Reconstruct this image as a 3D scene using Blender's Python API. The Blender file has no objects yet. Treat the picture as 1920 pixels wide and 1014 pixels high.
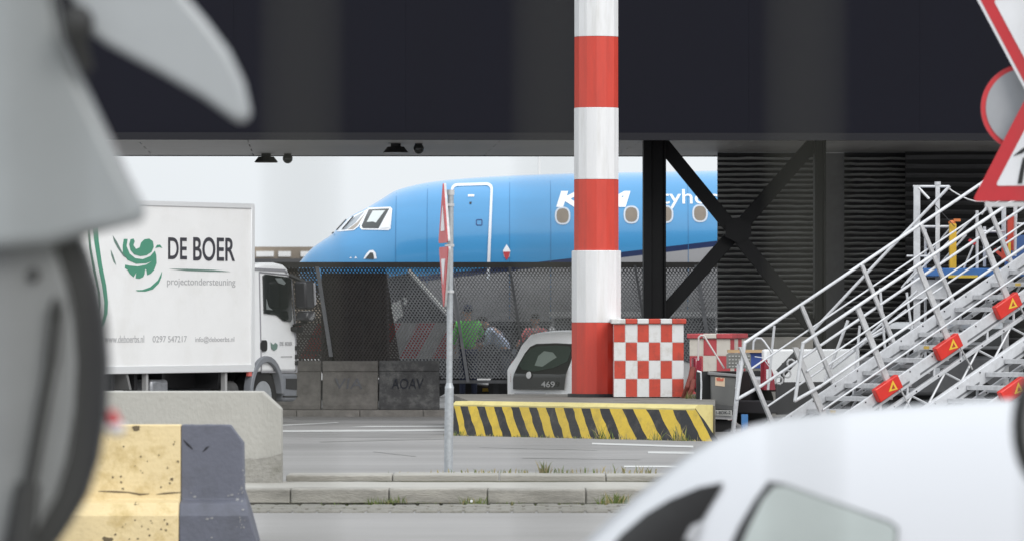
import bpy, bmesh, math, random
from mathutils import Vector, Matrix
random.seed(7)
S = bpy.context.scene
COL = S.collection
R = math.radians

# ------------------------------------------------------------------ camera
FPX, HY, CZ = 11000.0, 590.0, 1.7          # focal length in photo pixels, horizon row, eye height
cam = bpy.data.cameras.new('camera'); co = bpy.data.objects.new('camera', cam); COL.objects.link(co)
co.location = (0, 0, CZ); co.rotation_euler = (R(90), 0, 0)
cam.sensor_width = 36; cam.lens = 36 * FPX / 1920
cam.shift_y = (HY - 507) / 1920
cam.clip_start = 0.2; cam.clip_end = 3000
cam.dof.use_dof = True; cam.dof.focus_distance = 76; cam.dof.aperture_fstop = 6.6
S.camera = co

# ------------------------------------------------------------------ world + sun
w = bpy.data.worlds.new('World'); S.world = w; w.use_nodes = True
nt = w.node_tree; N = nt.nodes; L = nt.links
for n in list(N): N.remove(n)
out = N.new('ShaderNodeOutputWorld'); bg = N.new('ShaderNodeBackground'); bg.inputs[1].default_value = 0.10
sky = N.new('ShaderNodeTexSky'); sky.sky_type = 'NISHITA'; sky.sun_disc = False
sky.sun_elevation = R(33); sky.sun_rotation = R(150); sky.air_density = 1.5; sky.dust_density = 4
tc = N.new('ShaderNodeTexCoord'); sx = N.new('ShaderNodeSeparateXYZ'); L.new(tc.outputs['Generated'], sx.inputs[0])
mx = N.new('ShaderNodeMath'); mx.operation = 'MAXIMUM'; L.new(sx.outputs[2], mx.inputs[0]); mx.inputs[1].default_value = 0
ma = N.new('ShaderNodeMath'); ma.operation = 'MULTIPLY_ADD'; L.new(mx.outputs[0], ma.inputs[0]); ma.inputs[1].default_value = 1.15; ma.inputs[2].default_value = 1.0
nz = N.new('ShaderNodeTexNoise'); nz.inputs['Scale'].default_value = 3.0; nz.inputs['Detail'].default_value = 4
L.new(tc.outputs['Generated'], nz.inputs['Vector'])
mr = N.new('ShaderNodeMapRange'); L.new(nz.outputs[0], mr.inputs[0]); mr.inputs[3].default_value = 0.85; mr.inputs[4].default_value = 1.12
mm = N.new('ShaderNodeMath'); mm.operation = 'MULTIPLY'; L.new(ma.outputs[0], mm.inputs[0]); L.new(mr.outputs[0], mm.inputs[1])
vs = N.new('ShaderNodeVectorMath'); vs.operation = 'SCALE'; vs.inputs[0].default_value = (8.9, 9.35, 9.7); L.new(mm.outputs[0], vs.inputs['Scale'])
mix = N.new('ShaderNodeMixRGB'); mix.inputs[0].default_value = 0.93
L.new(sky.outputs[0], mix.inputs[1]); L.new(vs.outputs[0], mix.inputs[2]); L.new(mix.outputs[0], bg.inputs[0]); L.new(bg.outputs[0], out.inputs[0])
sl = bpy.data.lights.new('sun', 'SUN'); sl.energy = 1.35; sl.angle = R(25); sl.color = (1, 0.97, 0.93)
so = bpy.data.objects.new('sun', sl); COL.objects.link(so)
so.rotation_euler = (R(57), 0, R(30))      # from behind and right of the camera
S.view_settings.view_transform = 'Standard'; S.view_settings.look = 'None'; S.view_settings.exposure = 0.0; S.view_settings.gamma = 1.0

# ------------------------------------------------------------------ helpers
def lin(c): c /= 255.0; return c / 12.92 if c <= .04045 else ((c + .055) / 1.055) ** 2.4
MATS = {}
def mat(name, col, rough=.6, metal=0.0, var=0.0, vs=6.0, dirt=None, dirt_amt=0.0, dscale=3.0, bump=0.0, bscale=40.0, coat=0.0, spec=.5, stretch=None, emit=None, trans=0.0, alpha=None):
    """Principled material; col is linear base colour. var = brightness variation, dirt = second colour laid in by noise."""
    if name in MATS: return MATS[name]
    m = bpy.data.materials.new(name); m.use_nodes = True; nt = m.node_tree; n = nt.nodes; l = nt.links
    b = n['Principled BSDF']; b.inputs['Roughness'].default_value = rough; b.inputs['Metallic'].default_value = metal
    b.inputs['Specular IOR Level'].default_value = spec
    b.inputs['Coat Weight'].default_value = coat; b.inputs['Coat Roughness'].default_value = .08
    b.inputs['Transmission Weight'].default_value = trans
    base = n.new('ShaderNodeRGB'); base.outputs[0].default_value = (*col, 1); cur = base.outputs[0]
    tcn = n.new('ShaderNodeTexCoord'); vec = tcn.outputs['Object']
    if stretch:
        mp = n.new('ShaderNodeMapping'); mp.inputs['Scale'].default_value = stretch; l.new(vec, mp.inputs[0]); vec = mp.outputs[0]
    if var:
        t = n.new('ShaderNodeTexNoise'); t.inputs['Scale'].default_value = vs; t.inputs['Detail'].default_value = 8; t.inputs['Roughness'].default_value = .65; l.new(vec, t.inputs[0])
        r = n.new('ShaderNodeMapRange'); r.inputs[1].default_value = .3; r.inputs[2].default_value = .7; r.inputs[3].default_value = 1 - var; r.inputs[4].default_value = 1 + var; l.new(t.outputs[0], r.inputs[0])
        v = n.new('ShaderNodeVectorMath'); v.operation = 'SCALE'; l.new(cur, v.inputs[0]); l.new(r.outputs[0], v.inputs['Scale']); cur = v.outputs[0]
        r2 = n.new('ShaderNodeMapRange'); r2.inputs[3].default_value = max(0, rough - .12); r2.inputs[4].default_value = min(1, rough + .12); l.new(t.outputs[0], r2.inputs[0]); l.new(r2.outputs[0], b.inputs['Roughness'])
    if dirt:
        t = n.new('ShaderNodeTexNoise'); t.inputs['Scale'].default_value = dscale; t.inputs['Detail'].default_value = 10; t.inputs['Roughness'].default_value = .7; l.new(vec, t.inputs[0])
        r = n.new('ShaderNodeMapRange'); r.inputs[1].default_value = .5; r.inputs[2].default_value = .68; r.inputs[4].default_value = dirt_amt; l.new(t.outputs[0], r.inputs[0])
        x = n.new('ShaderNodeMixRGB'); l.new(r.outputs[0], x.inputs[0]); l.new(cur, x.inputs[1]); x.inputs[2].default_value = (*dirt, 1); cur = x.outputs[0]
    l.new(cur, b.inputs['Base Color'])
    if bump:
        t = n.new('ShaderNodeTexNoise'); t.inputs['Scale'].default_value = bscale; t.inputs['Detail'].default_value = 6; l.new(vec, t.inputs[0])
        bp = n.new('ShaderNodeBump'); bp.inputs['Strength'].default_value = bump; bp.inputs['Distance'].default_value = .02; l.new(t.outputs[0], bp.inputs['Height']); l.new(bp.outputs[0], b.inputs['Normal'])
    if emit:
        b.inputs['Emission Color'].default_value = (*emit[0], 1); b.inputs['Emission Strength'].default_value = emit[1]
    m['_col'] = 0; MATS[name] = m
    return m

class MB:
    def __init__(s): s.v = []; s.f = []; s.m = []
    def add(s, vs, fs, mi=0):
        o = len(s.v); s.v += [tuple(p) for p in vs]; s.f += [tuple(i + o for i in f) for f in fs]; s.m += [mi] * len(fs); return s
    def box(s, a, b, mi=0):
        (x0, y0, z0), (x1, y1, z1) = a, b
        x0, x1 = min(x0, x1), max(x0, x1); y0, y1 = min(y0, y1), max(y0, y1); z0, z1 = min(z0, z1), max(z0, z1)
        return s.add([(x0,y0,z0),(x1,y0,z0),(x1,y1,z0),(x0,y1,z0),(x0,y0,z1),(x1,y0,z1),(x1,y1,z1),(x0,y1,z1)],
                     [(0,3,2,1),(4,5,6,7),(0,1,5,4),(1,2,6,5),(2,3,7,6),(3,0,4,7)], mi)
    def tube(s, a, b, r, n=10, mi=0, r2=None, cap=True):
        a = Vector(a); b = Vector(b); d = (b - a).normalized(); r2 = r if r2 is None else r2
        u = d.cross(Vector((0, 0, 1)) if abs(d.z) < .9 else Vector((1, 0, 0))).normalized(); v = d.cross(u)
        vs = [a + (u * math.cos(t) + v * math.sin(t)) * r for t in [2*math.pi*i/n for i in range(n)]] + \
             [b + (u * math.cos(t) + v * math.sin(t)) * r2 for t in [2*math.pi*i/n for i in range(n)]]
        fs = [(i, (i+1) % n, n + (i+1) % n, n + i) for i in range(n)]
        if cap: fs += [tuple(range(n))[::-1], tuple(range(n, 2*n))]
        return s.add(vs, fs, mi)
    def path(s, pts, r, n=10, mi=0):
        for i in range(len(pts) - 1): s.tube(pts[i], pts[i+1], r, n, mi)
        for p in pts[1:-1]: s.ball(p, r * 1.01, mi)
        return s
    def ball(s, c, r, mi=0, n=10, m=6, sc=(1, 1, 1)):
        vs = []; fs = []
        for j in range(m + 1):
            ph = math.pi * j / m
            for i in range(n):
                t = 2 * math.pi * i / n; vs.append((c[0] + r*sc[0]*math.sin(ph)*math.cos(t), c[1] + r*sc[1]*math.sin(ph)*math.sin(t), c[2] + r*sc[2]*math.cos(ph)))
        for j in range(m):
            for i in range(n): fs.append((j*n+i, (j+1)*n+i, (j+1)*n+(i+1) % n, j*n+(i+1) % n))
        return s.add(vs, fs, mi)
    def prism(s, poly, y0, y1, mi=0):
        """poly: list of (x,z); extruded along y from y0 to y1 (y0 nearest the camera)"""
        n = len(poly)
        a = sum(poly[i][0]*poly[(i+1) % n][1] - poly[(i+1) % n][0]*poly[i][1] for i in range(n))
        if a < 0: poly = poly[::-1]
        vs = [(x, y0, z) for x, z in poly] + [(x, y1, z) for x, z in poly]
        fs = [tuple(range(n)), tuple(range(2*n-1, n-1, -1))] + [(i, n+i, n+(i+1) % n, (i+1) % n) for i in range(n)]
        return s.add(vs, fs, mi)
    def extx(s, prof, x0, x1, mi=0):
        """profile (y,z) extruded along x"""
        n = len(prof); vs = [(x0, y, z) for y, z in prof] + [(x1, y, z) for y, z in prof]
        return s.add(vs, [tuple(range(n)), tuple(range(2*n-1, n-1, -1))] + [(i, n+i, n+(i+1) % n, (i+1) % n) for i in range(n)], mi)
    def strip(s, pts_a, pts_b, mi=0):
        n = len(pts_a); return s.add(list(pts_a) + list(pts_b), [(i, i+1, n+i+1, n+i) for i in range(n-1)], mi)

TM = {}       # thing name -> world matrix
def tag(o, label=None, cat=None, group=None, kind=None):
    if label: o['label'] = label
    if cat: o['category'] = cat
    if group: o['group'] = group
    if kind: o['kind'] = kind
    return o
def thing(name, label, cat, loc, rotz=0, group=None):
    o = bpy.data.objects.new(name, None); COL.objects.link(o); o.location = loc; o.rotation_euler = (0, 0, rotz); o.empty_display_size = .2
    tag(o, label, cat, group); TM[o.name] = Matrix.Translation(loc) @ Matrix.Rotation(rotz, 4, 'Z')
    return o
def root_of(o):
    while o.parent: o = o.parent
    return o
def build(name, mb, mats, parent=None, world=False, bevel=0, seg=2, smooth=True, angle=35):
    me = bpy.data.meshes.new(name)
    vs = mb.v
    if world and parent:
        inv = TM[root_of(parent).name].inverted(); vs = [inv @ Vector(p) for p in vs]
    me.from_pydata([tuple(p) for p in vs], [], mb.f)
    if not isinstance(mats, (list, tuple)): mats = [mats]
    for m in mats: me.materials.append(m)
    me.polygons.foreach_set('material_index', mb.m)
    bm = bmesh.new(); bm.from_mesh(me); bmesh.ops.recalc_face_normals(bm, faces=bm.faces); bm.to_mesh(me); bm.free()
    if smooth:
        me.polygons.foreach_set('use_smooth', [True] * len(me.polygons)); me.set_sharp_from_angle(angle=R(angle))
    me.update()
    o = bpy.data.objects.new(name, me); COL.objects.link(o)
    if parent: o.parent = parent
    if bevel:
        b = o.modifiers.new('bevel', 'BEVEL'); b.width = bevel; b.segments = seg; b.limit_method = 'ANGLE'; b.angle_limit = R(40)
    return o
def P(x, y, d): return ((x - 960) / FPX * d, d, CZ + (HY - y) / FPX * d)
def PX(x, d): return (x - 960) / FPX * d
def PZ(y, d): return CZ + (HY - y) / FPX * d
def poly(pts, d): return [(PX(x, d), PZ(y, d)) for x, y in pts]
def plane(X0, d0, dx, dy):
    """photo pixel -> (t, z) on the vertical plane through (X0,d0) along (dx,dy)"""
    def f(px, py):
        k = (px - 960) / FPX; t = (k * d0 - X0) / (dx - k * dy); d = d0 + t * dy
        return (t, CZ + (HY - py) / FPX * d)
    return f
def text_verts(s, shear=0, bold=0, spacing=1.0):
    c = bpy.data.curves.new('t', 'FONT'); c.body = s; c.size = 1; c.shear = shear; c.offset = bold; c.space_character = spacing; c.resolution_u = 5
    o = bpy.data.objects.new('t', c); me = bpy.data.meshes.new_from_object(o)
    vs = [(v.co.x, v.co.y) for v in me.vertices]; fs = [tuple(p.vertices) for p in me.polygons]
    bpy.data.objects.remove(o); bpy.data.curves.remove(c); bpy.data.meshes.remove(me)
    return vs, fs
def text_fit(s, x0, x1, z0, z1, **k):
    vs, fs = text_verts(s, **k)
    a = min(v[0] for v in vs); b = max(v[0] for v in vs); c = min(v[1] for v in vs); d = max(v[1] for v in vs)
    return [(x0 + (v[0]-a)/(b-a)*(x1-x0), z0 + (v[1]-c)/(d-c)*(z1-z0)) for v in vs], fs
def sub2d(vs, fs, size):
    """subdivide a 2-D mesh until its edges are short, so that it can be laid on a curved surface"""
    bm = bmesh.new(); V = [bm.verts.new((x, 0, z)) for x, z in vs]
    for f in fs:
        try: bm.faces.new([V[i] for i in f])
        except ValueError: pass
    bmesh.ops.triangulate(bm, faces=bm.faces)
    for _ in range(6):
        e = [e for e in bm.edges if e.calc_length() > size]
        if not e: break
        bmesh.ops.subdivide_edges(bm, edges=e, cuts=1)
        bmesh.ops.triangulate(bm, faces=bm.faces)
    bm.verts.index_update(); r = [(v.co.x, v.co.z) for v in bm.verts], [tuple(v.index for v in f.verts) for f in bm.faces]; bm.free()
    return r
def rrect(x0, x1, z0, z1, r, n=5):
    p = []
    for cx, cz, a in ((x1-r, z1-r, 0), (x0+r, z1-r, 90), (x0+r, z0+r, 180), (x1-r, z0+r, 270)):
        for i in range(n + 1): t = R(a + 90 * i / n); p.append((cx + r*math.cos(t), cz + r*math.sin(t)))
    return p
def struct(name, mb, m, **k):
    o = build(name, mb, m, **k); o['kind'] = 'structure'; return o

# ------------------------------------------------------------------ materials
def grey(v): return (v, v, v)
M_white = mat('white_paint', (.78, .79, .80), .35, var=.03, vs=2, coat=.3)
M_blk = mat('black_rubber', (.012, .012, .013), .6)
M_dark = mat('dark_metal', (.03, .03, .033), .5, metal=.3, var=.2)
M_glass = mat('dark_glass', (.01, .014, .014), .06, spec=.8)
M_alu = mat('aluminium', (.60, .61, .635), .42, metal=.2, var=.08, vs=14, dirt=(.42, .42, .43), dirt_amt=.5, dscale=9)
M_alud = mat('dull_aluminium', (.50, .50, .51), .5, metal=.15, var=.15, vs=20)
M_galv = mat('galvanised_steel', (.40, .42, .44), .5, metal=.5, var=.16, vs=30)
M_red = mat('sign_red', (.50, .026, .034), .4, var=.05)
M_sw = mat('sign_white', (.72, .72, .74), .4, var=.03)
M_colred = mat('column_red', (.57, .052, .032), .45, var=.08, vs=2.5, dirt=(.40, .05, .035), dirt_amt=.5, dscale=2, stretch=(3, 3, .5))
M_colwhite = mat('column_white', (.74, .74, .75), .45, var=.04, vs=2.5, dirt=(.5, .49, .46), dirt_amt=.4, dscale=2, stretch=(4, 4, .4))
M_conc = mat('concrete', (.36, .345, .32), .9, var=.12, vs=3, dirt=(.2, .19, .175), dirt_amt=.6, dscale=1.7, bump=.5, bscale=60)
M_concd = mat('grimy_concrete', (.19, .18, .168), .9, var=.35, vs=5, dirt=(.2, .19, .18), dirt_amt=.6, dscale=4, bump=.5, bscale=30)
M_concb = mat('black_painted_concrete', (.085, .085, .088), .8, var=.4, vs=5, dirt=(.19, .19, .185), dirt_amt=.8, dscale=5, bump=.5, bscale=30)
M_yel = mat('yellow_paint', (.60, .42, .045), .6, var=.12, vs=5, dirt=(.30, .22, .06), dirt_amt=.5, dscale=6, bump=.2)
M_kblk = mat('kerb_black_paint', (.018, .018, .02), .6, var=.2, vs=5, dirt=(.1, .09, .08), dirt_amt=.5, dscale=6, bump=.2)

# ------------------------------------------------------------------ ground
ZF = 0.10
M_asph = mat('asphalt', (.27, .262, .256), .9, spec=.2, var=.10, vs=.6, dirt=(.21, .203, .195), dirt_amt=.6, dscale=.35, bump=.3, bscale=90, stretch=(.35, 1, 1))
M_asph2 = mat('apron_asphalt', (.26, .253, .248), .9, spec=.15, var=.14, vs=.5, dirt=(.19, .185, .18), dirt_amt=.8, dscale=.22, bump=.5, bscale=60, stretch=(.3, 1, 1))
g = MB(); g.add([(-900, -20, 0), (900, -20, 0), (900, 55.0, 0), (-900, 55.0, 0)], [(0, 1, 2, 3)])
struct('near_road', g, M_asph)
g = MB(); g.add([(-900, 55.7, ZF), (900, 55.7, ZF), (900, 2000, ZF), (-900, 2000, ZF)], [(0, 1, 2, 3)])
struct('far_road', g, M_asph2)
# cobbled gutter
M_cob = mat('cobble', (.20, .19, .17), .95, var=.2, vs=9, dirt=(.10, .10, .06), dirt_amt=.8, dscale=6, bump=.6)
g = MB()
for r_ in range(5):
    for i in range(-40, 60):
        x = i * .21 + (r_ % 2) * .1; y = 50.45 + r_ * .38
        h = .012 + random.random() * .01
        g.box((x + .008, y + .01, -.05), (x + .2, y + .365, h))
struct('gutter', g, M_cob, smooth=False, bevel=.01, seg=1)
# kerb of the traffic island, stone by stone in one setting mesh
M_kerb = mat('kerb_stone', (.33, .315, .285), .9, var=.12, vs=2.5, dirt=(.13, .125, .11), dirt_amt=.7, dscale=2.2, bump=.5, bscale=50, stretch=(.5, 1, 2))
g = MB()
for i in range(-9, 9):
    x = i * .88 - .22; z = .15 + random.uniform(-.003, .003)
    g.box((x + .004, 52.4 + random.uniform(-.004, .004), -.1), (x + .876, 52.85, z))
struct('kerb', g, M_kerb, bevel=.018, seg=2)
M_isl = mat('island_paving', (.36, .345, .315), .9, var=.16, vs=1.6, dirt=(.16, .155, .13), dirt_amt=.6, dscale=1.6, bump=.4)
g = MB(); g.box((-12, 52.86, -.1), (12, 54.9, .145)); struct('island', g, M_isl)
g = MB()
for i in range(0, 14):
    x = i * 1.0 - 2.12; g.box((x + .004, 54.92, -.1), (x + .996, 55.75, .205 + random.uniform(-.003, .003)))
struct('rear_kerb', g, M_kerb, bevel=.015)
# kerb in front of the dark barriers
g = MB()
for i in range(-14, -1):
    g.box((i * 1.0 + .6, 92.6, 0), (i * 1.0 + 1.594, 92.95, .2 + random.uniform(-.003, .003)))
g.box((-14, 92.96, 0), (-.4, 95.6, .19)); struct('barrier_kerb', g, M_concd, bevel=.015)
# painted road markings
M_line = mat('road_marking', (.50, .50, .49), .8, var=.15, vs=3, dirt=(.2, .2, .2), dirt_amt=.7, dscale=2, stretch=(.4, 1, 1))
def gp(x, y, z=ZF + .004): d = (CZ - z) * FPX / (y - HY); return ((x - 960) / FPX * d, d, z)
g = MB()
for q in ([(528, 809), (845, 807), (845, 803.5), (528, 805.5)], [(528, 797.5), (636, 792), (630, 790.5), (528, 795)], [(650, 800), (840, 799), (840, 797), (690, 797.5)],
          [(1110, 832), (1300, 838), (1300, 834.5), (1110, 829)], [(1215, 849), (1302, 850), (1302, 846), (1215, 845)], [(1170, 875), (1275, 875), (1270, 872), (1170, 872)]):
    g.add([gp(*p) for p in q], [(0, 1, 2, 3)])
struct('road_markings', g, M_line, smooth=False)

M_tyre = mat('tyre_mark', (.225, .22, .213), .9, var=.25, vs=2, dirt=(.26, .253, .247), dirt_amt=1.0, dscale=3, stretch=(.3, 1, 1), spec=.15)
g = MB()
for (x0, y0, x1, y1, w_) in ((700, 846, 780, 855, 1.0), (980, 858, 1200, 861, 2.2), (600, 828, 840, 822, 3.0), (900, 838, 1120, 843, 2.5)):
    g.add([gp(x0, y0, ZF + .003), gp(x1, y1, ZF + .003), gp(x1, y1 - w_, ZF + .003), gp(x0, y0 - w_*.6, ZF + .003)], [(0, 1, 2, 3)])
struct('tyre_marks', g, M_tyre, smooth=False)
M_patch = mat('asphalt_patch', (.215, .21, .205), .9, var=.15, vs=1.2, spec=.15)
g = MB(); g.add([gp(530, 818, ZF + .002), gp(834, 820, ZF + .002), gp(838, 812, ZF + .002), gp(530, 811, ZF + .002)], [(0, 1, 2, 3)]); g.add([gp(560, 786, ZF + .002), gp(860, 787, ZF + .002), gp(860, 783, ZF + .002), gp(530, 782, ZF + .002)], [(0, 1, 2, 3)])
struct('asphalt_patches', g, M_patch, smooth=False)
# dirt and moss gathered at the foot of the kerbs, ragged strips lying on the ground
M_moss = mat('moss_dirt', (.10, .095, .05), .95, var=.4, vs=6, dirt=(.18, .165, .13), dirt_amt=.9, dscale=9, bump=.8)
rnd = random.Random(8); g = MB()
def ragged(x0, x1, y0, w0, w1, z, far=False, step=.05):
    n_ = int((x1-x0)/step); A_ = []; B_ = []; w_ = (w0+w1)/2
    for i in range(n_ + 1):
        w_ = min(w1, max(w0, w_ + rnd.uniform(-.2, .2)*(w1-w0))); x = x0 + i*step
        A_.append((x, y0, z)); B_.append((x, y0 - w_, z))
    g.strip(B_, A_)
ragged(-3.6, 3.4, 52.395, .03, .22, .028); ragged(-2.1, 3.4, 54.915, .01, .25, .149)
struct('kerb_dirt', g, M_moss, smooth=False)

# ------------------------------------------------------------------ elevated building, posts, bracing, louvres
M_navy = mat('navy_cladding', (.0082, .0084, .0138), .75, var=.10, vs=.5, spec=.12, stretch=(1, 1, .15))
M_soff = mat('soffit_panel', (.42, .41, .40), .4, metal=.2, var=.2, vs=.8, stretch=(1, .25, 1))
M_steel = mat('black_steel', (.004, .0042, .005), .6, var=.2, spec=.2)
b0 = Vector((-12, 88.4)); bdir = Vector((1, .0345)).normalized(); brot = math.atan2(bdir.y, bdir.x)
bt = thing('elevated_building', 'long navy clad building raised on black steel posts above the parked aircraft', 'building', (b0.x, b0.y, ZF), brot)
def bl(px, d):   # local x of the building for a pixel column at depth about d
    return (PX(px, d) + 12) / bdir.x
m = MB(); ZB = 4.32
for i in range(12):           # cladding in tall panels with fine joints
    m.box((i*2.6 + .001, 0, ZB), (i*2.6 + 2.599, .12, 15))
m.box((0, .13, ZB + .02), (31.2, 10.3, 14.9)); build('wall', m, M_navy, bt)
m = MB()
for i in range(20):
    for k in range(8): m.box((i*3.9 + (k % 2)*1.7 - 1.5, .14 + k*1.28, ZB - .035), (i*3.9 + (k % 2)*1.7 + 2.39, .14 + k*1.28 + 1.265, ZB + .015 + .001*k)) if i < 8 else None
build('soffit', m, M_soff, bt, bevel=.01)
m = MB(); m.box((0, -.03, ZB - .08), (31.2, .1, ZB + .03)); m.box((0, 10.38, ZB - .05), (31.2, 10.42, ZB + .05)); build('edge_trim', m, mat('edge_trim', (.014, .014, .018), .6, spec=.2), bt)
def bmloc(px, py, off=2.0):
    # building-local (x,z) on a plane off metres behind the front
    n = Vector((-bdir.y, bdir.x)); o = b0 + n * off
    t, z = plane(o.x, o.y, bdir.x, bdir.y)(px, py); return t, z - ZF
OFF = 1.6
x0, _ = bmloc(1207, 400, OFF); x1, _ = bmloc(1249, 400, OFF)
m = MB(); m.box((x0, OFF, 0), (x0 + (x1-x0)*.36, OFF + .36, ZB)); m.box((x0 + (x1-x0)*.36, OFF + .05, 0), (x1 - .03, OFF + .31, ZB)); m.box((x1 - .03, OFF, 0), (x1, OFF + .36, ZB))
build('post', m, M_steel, bt, bevel=.006)
x0, _ = bmloc(1528, 400, OFF); x1, _ = bmloc(1549, 400, OFF)
m = MB(); m.box((x0, OFF, 0), (x0 + .04, OFF + .36, ZB)); m.box((x0 + .04, OFF + .05, 0), (x1 - .04, OFF + .31, ZB)); m.box((x1 - .04, OFF, 0), (x1, OFF + .36, ZB))
build('post', m, M_steel, bt, bevel=.006)
for a, b, o in (((1262, 292), (1528, 618), .10), ((1236, 600), (1513, 285), .22)):
    xa, za = bmloc(*a, OFF); xb, zb = bmloc(*b, OFF); d = Vector((xb-xa, 0, zb-za)).normalized()
    if za > zb: xa -= d.x*.35; za -= d.z*.35
    else: xb += d.x*.35; zb += d.z*.35
    n = Vector((-d.z, 0, d.x)) * .105
    m = MB(); q = [(xa+n.x, za+n.z), (xb+n.x, zb+n.z), (xb-n.x, zb-n.z), (xa-n.x, za-n.z)]; m.prism(q, OFF + o, OFF + o + .11)
    build('brace', m, M_steel, bt, bevel=.008)
xa, za = bmloc(1385, 432, OFF); m = MB(); m.prism([(xa-.2, za-.1), (xa-.2, za+.1), (xa, za+.2), (xa+.2, za+.1), (xa+.2, za-.1), (xa, za-.2)], OFF + .08, OFF + .1)
build('gusset_plate', m, M_steel, bt)
# louvred wall
M_louv = mat('louvre_metal', (.42, .42, .415), .45, var=.25, vs=1.5, stretch=(.6, 1, 2))
M_louv2 = mat('louvre_metal_dark', (.12, .12, .125), .5, var=.2, vs=1.5)
def louvre(px0, px1, off, mt, per=.088, dep=.07):
    a, _ = bmloc(px0, 400, off); b, _ = bmloc(px1, 400, off); m = MB(); n = int((ZB - .55) / per)
    rnd = random.Random(int(px0))
    for i in range(n):      # each blade a tilted strip with a turned lip, slightly uneven as pressed sheet is
        z = .55 + i*per; K = 10; A1 = []; A2 = []; A3 = []
        for k in range(K + 1):
            x = a + (b-a)*k/K; w_ = rnd.uniform(-.006, .006)
            A1.append((x, off + dep, z + per*.05 + w_)); A2.append((x, off + w_*.5, z + per*.34 + w_)); A3.append((x, off + .012, z + per*.52 + w_))
        m.strip(A1, A2); m.strip(A2, A3)
    m.box((a + .01, off + dep + .01, 0.5), (b - .01, off + dep + .08, ZB - .04), 1)  # black backing puts the shade of the gaps into its colour
    return build('louvre_panel', m, [mt, M_blk], bt, smooth=False)
louvre(1345, 1533, 8.2, M_louv); louvre(1583, 1701, 8.2, M_louv); louvre(1698, 2150, 7.6, M_louv2, per=.15)
a, _ = bmloc(1534, 400, 8.2); b, _ = bmloc(1582, 400, 8.2); m = MB(); m.box((a, 8.1, .0), (b, 8.4, ZB - .05), 0); m.box((b, 8.31, 0), (b + 6, 8.5, ZB - .05)); build('flat_panel', m, mat('flat_sheet', (.10, .10, .107), .5, var=.2), bt)
a, _ = bmloc(1350, 400, 8.2); b, _ = bmloc(2150, 400, 8.2); m = MB(); m.box((a, 8.05, 0), (b, 8.4, .54)); build('plinth', m, mat('plinth_dark', (.08, .08, .08), .9, var=.2), bt)

# floodlights and domes under the soffit
def soffit_lamp(px, off, label, lit):
    n = Vector((-bdir.y, bdir.x)); o = b0 + n * off; t, _ = plane(o.x, o.y, bdir.x, bdir.y)(px, 400)
    wpt = o + bdir * t
    z = ZF + ZB - .036
    r = thing('soffit_light', label, 'light', (wpt.x, wpt.y, z), 0, 'round lights under the building')
    m = MB(); m.tube((0, 0, 0), (0, 0, -.05), .08, 16); m.tube((0, 0, -.05), (0, 0, -.14), .13, 20, r2=.20); build('housing', m, M_blk, r)
    m = MB(); m.tube((0, 0, -.142), (0, 0, -.15), .185, 20); build('lens', m, mat('lamp_lens', (.6, .6, .6), .3) if lit else M_glass, r)
    c = thing('dome_camera', label.replace('round light', 'small black dome camera').split(' hanging')[0] + (' beside the light in front of the sky' if not lit else ' beside the light near the building front'), 'camera', (wpt.x + .36, wpt.y, z), 0, 'dome cameras under the building')
    m = MB(); m.tube((0, 0, 0), (0, 0, -.06), .06, 14); build('mount', m, M_blk, c)
    m = MB(); m.ball((0, 0, -.08), .085, n=16, m=10); build('dome', m, M_glass, c)
soffit_lamp(499, 9.3, 'black round light hanging at the rear edge of the soffit above the truck', False)
soffit_lamp(742, 3.4, 'black round light hanging under the soffit near the front, pale lens below', True)

# ------------------------------------------------------------------ far background
M_far = mat('far_facade', (.24, .2, .16), .8, var=.3, vs=.3)
fb = thing('distant_terminal', 'low distant terminal roofline behind the aircraft nose and truck cab', 'building', (-12, 330, ZF))
m = MB(); m.box((-30, 0, 0), (2.4, 20, 4.2)); m.box((-9, -1, 4.2), (1.6, 8, 5.4)); build('wall', m, M_far, fb)
m = MB(); m.box((-30, -1.4, 4.15), (4.5, 20, 4.75)); build('roof', m, mat('far_roof', (.05, .05, .055), .6), fb)
for i in range(8):
    m = MB(); m.box((-8.6 + i*1.25, -1.1, 4.85), (-7.9 + i*1.25 + .3*(i % 2), -1.02, 5.15)); build('window', m, mat('far_window', (.7, .7, .7), .4), fb)
mt_ = thing('light_mast', 'thin white mast standing behind the aircraft', 'mast', (PX(1011, 210), 210, ZF))
m = MB(); m.tube((0, 0, 0), (0, 0, 9), .06, 10, r2=.04); build('pole', m, M_white, mt_)
m = MB(); m.box((-.5, -.1, 9), (.5, .1, 9.15)); build('lamp_head', m, M_dark, mt_)

# ------------------------------------------------------------------ aircraft
AD = 126.5; AS = FPX / 125.0
def ax(px): return (px - 960) / AS
def az(py): return CZ + (HY - py) / AS
ST = [(553, 499, 503, .02), (555, 493, 512, .13), (560, 487, 523, .25), (568, 477, 536, .40), (581, 463.5, 552, .58), (600, 450, 568, .78), (618, 437.5, 580, .92), (638, 417, 589, 1.04), (657, 402, 596, 1.14), (684, 388, 603, 1.26),
      (714, 370, 607, 1.36), (737, 356, 610, 1.42), (773, 345, 612, 1.47), (808, 338.5, 612.5, 1.50), (844, 334.5, 613, 1.505), (900, 330, 613, 1.505), (973, 326, 613, 1.505), (1074, 322.5, 613, 1.505), (1200, 320, 613, 1.505), (1400, 317, 613, 1.505),
      (2900, 317, 613, 1.505), (3200, 320, 590, 1.40), (3500, 330, 540, 1.0), (3750, 350, 470, .5), (3880, 375, 430, .15)]
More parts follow.
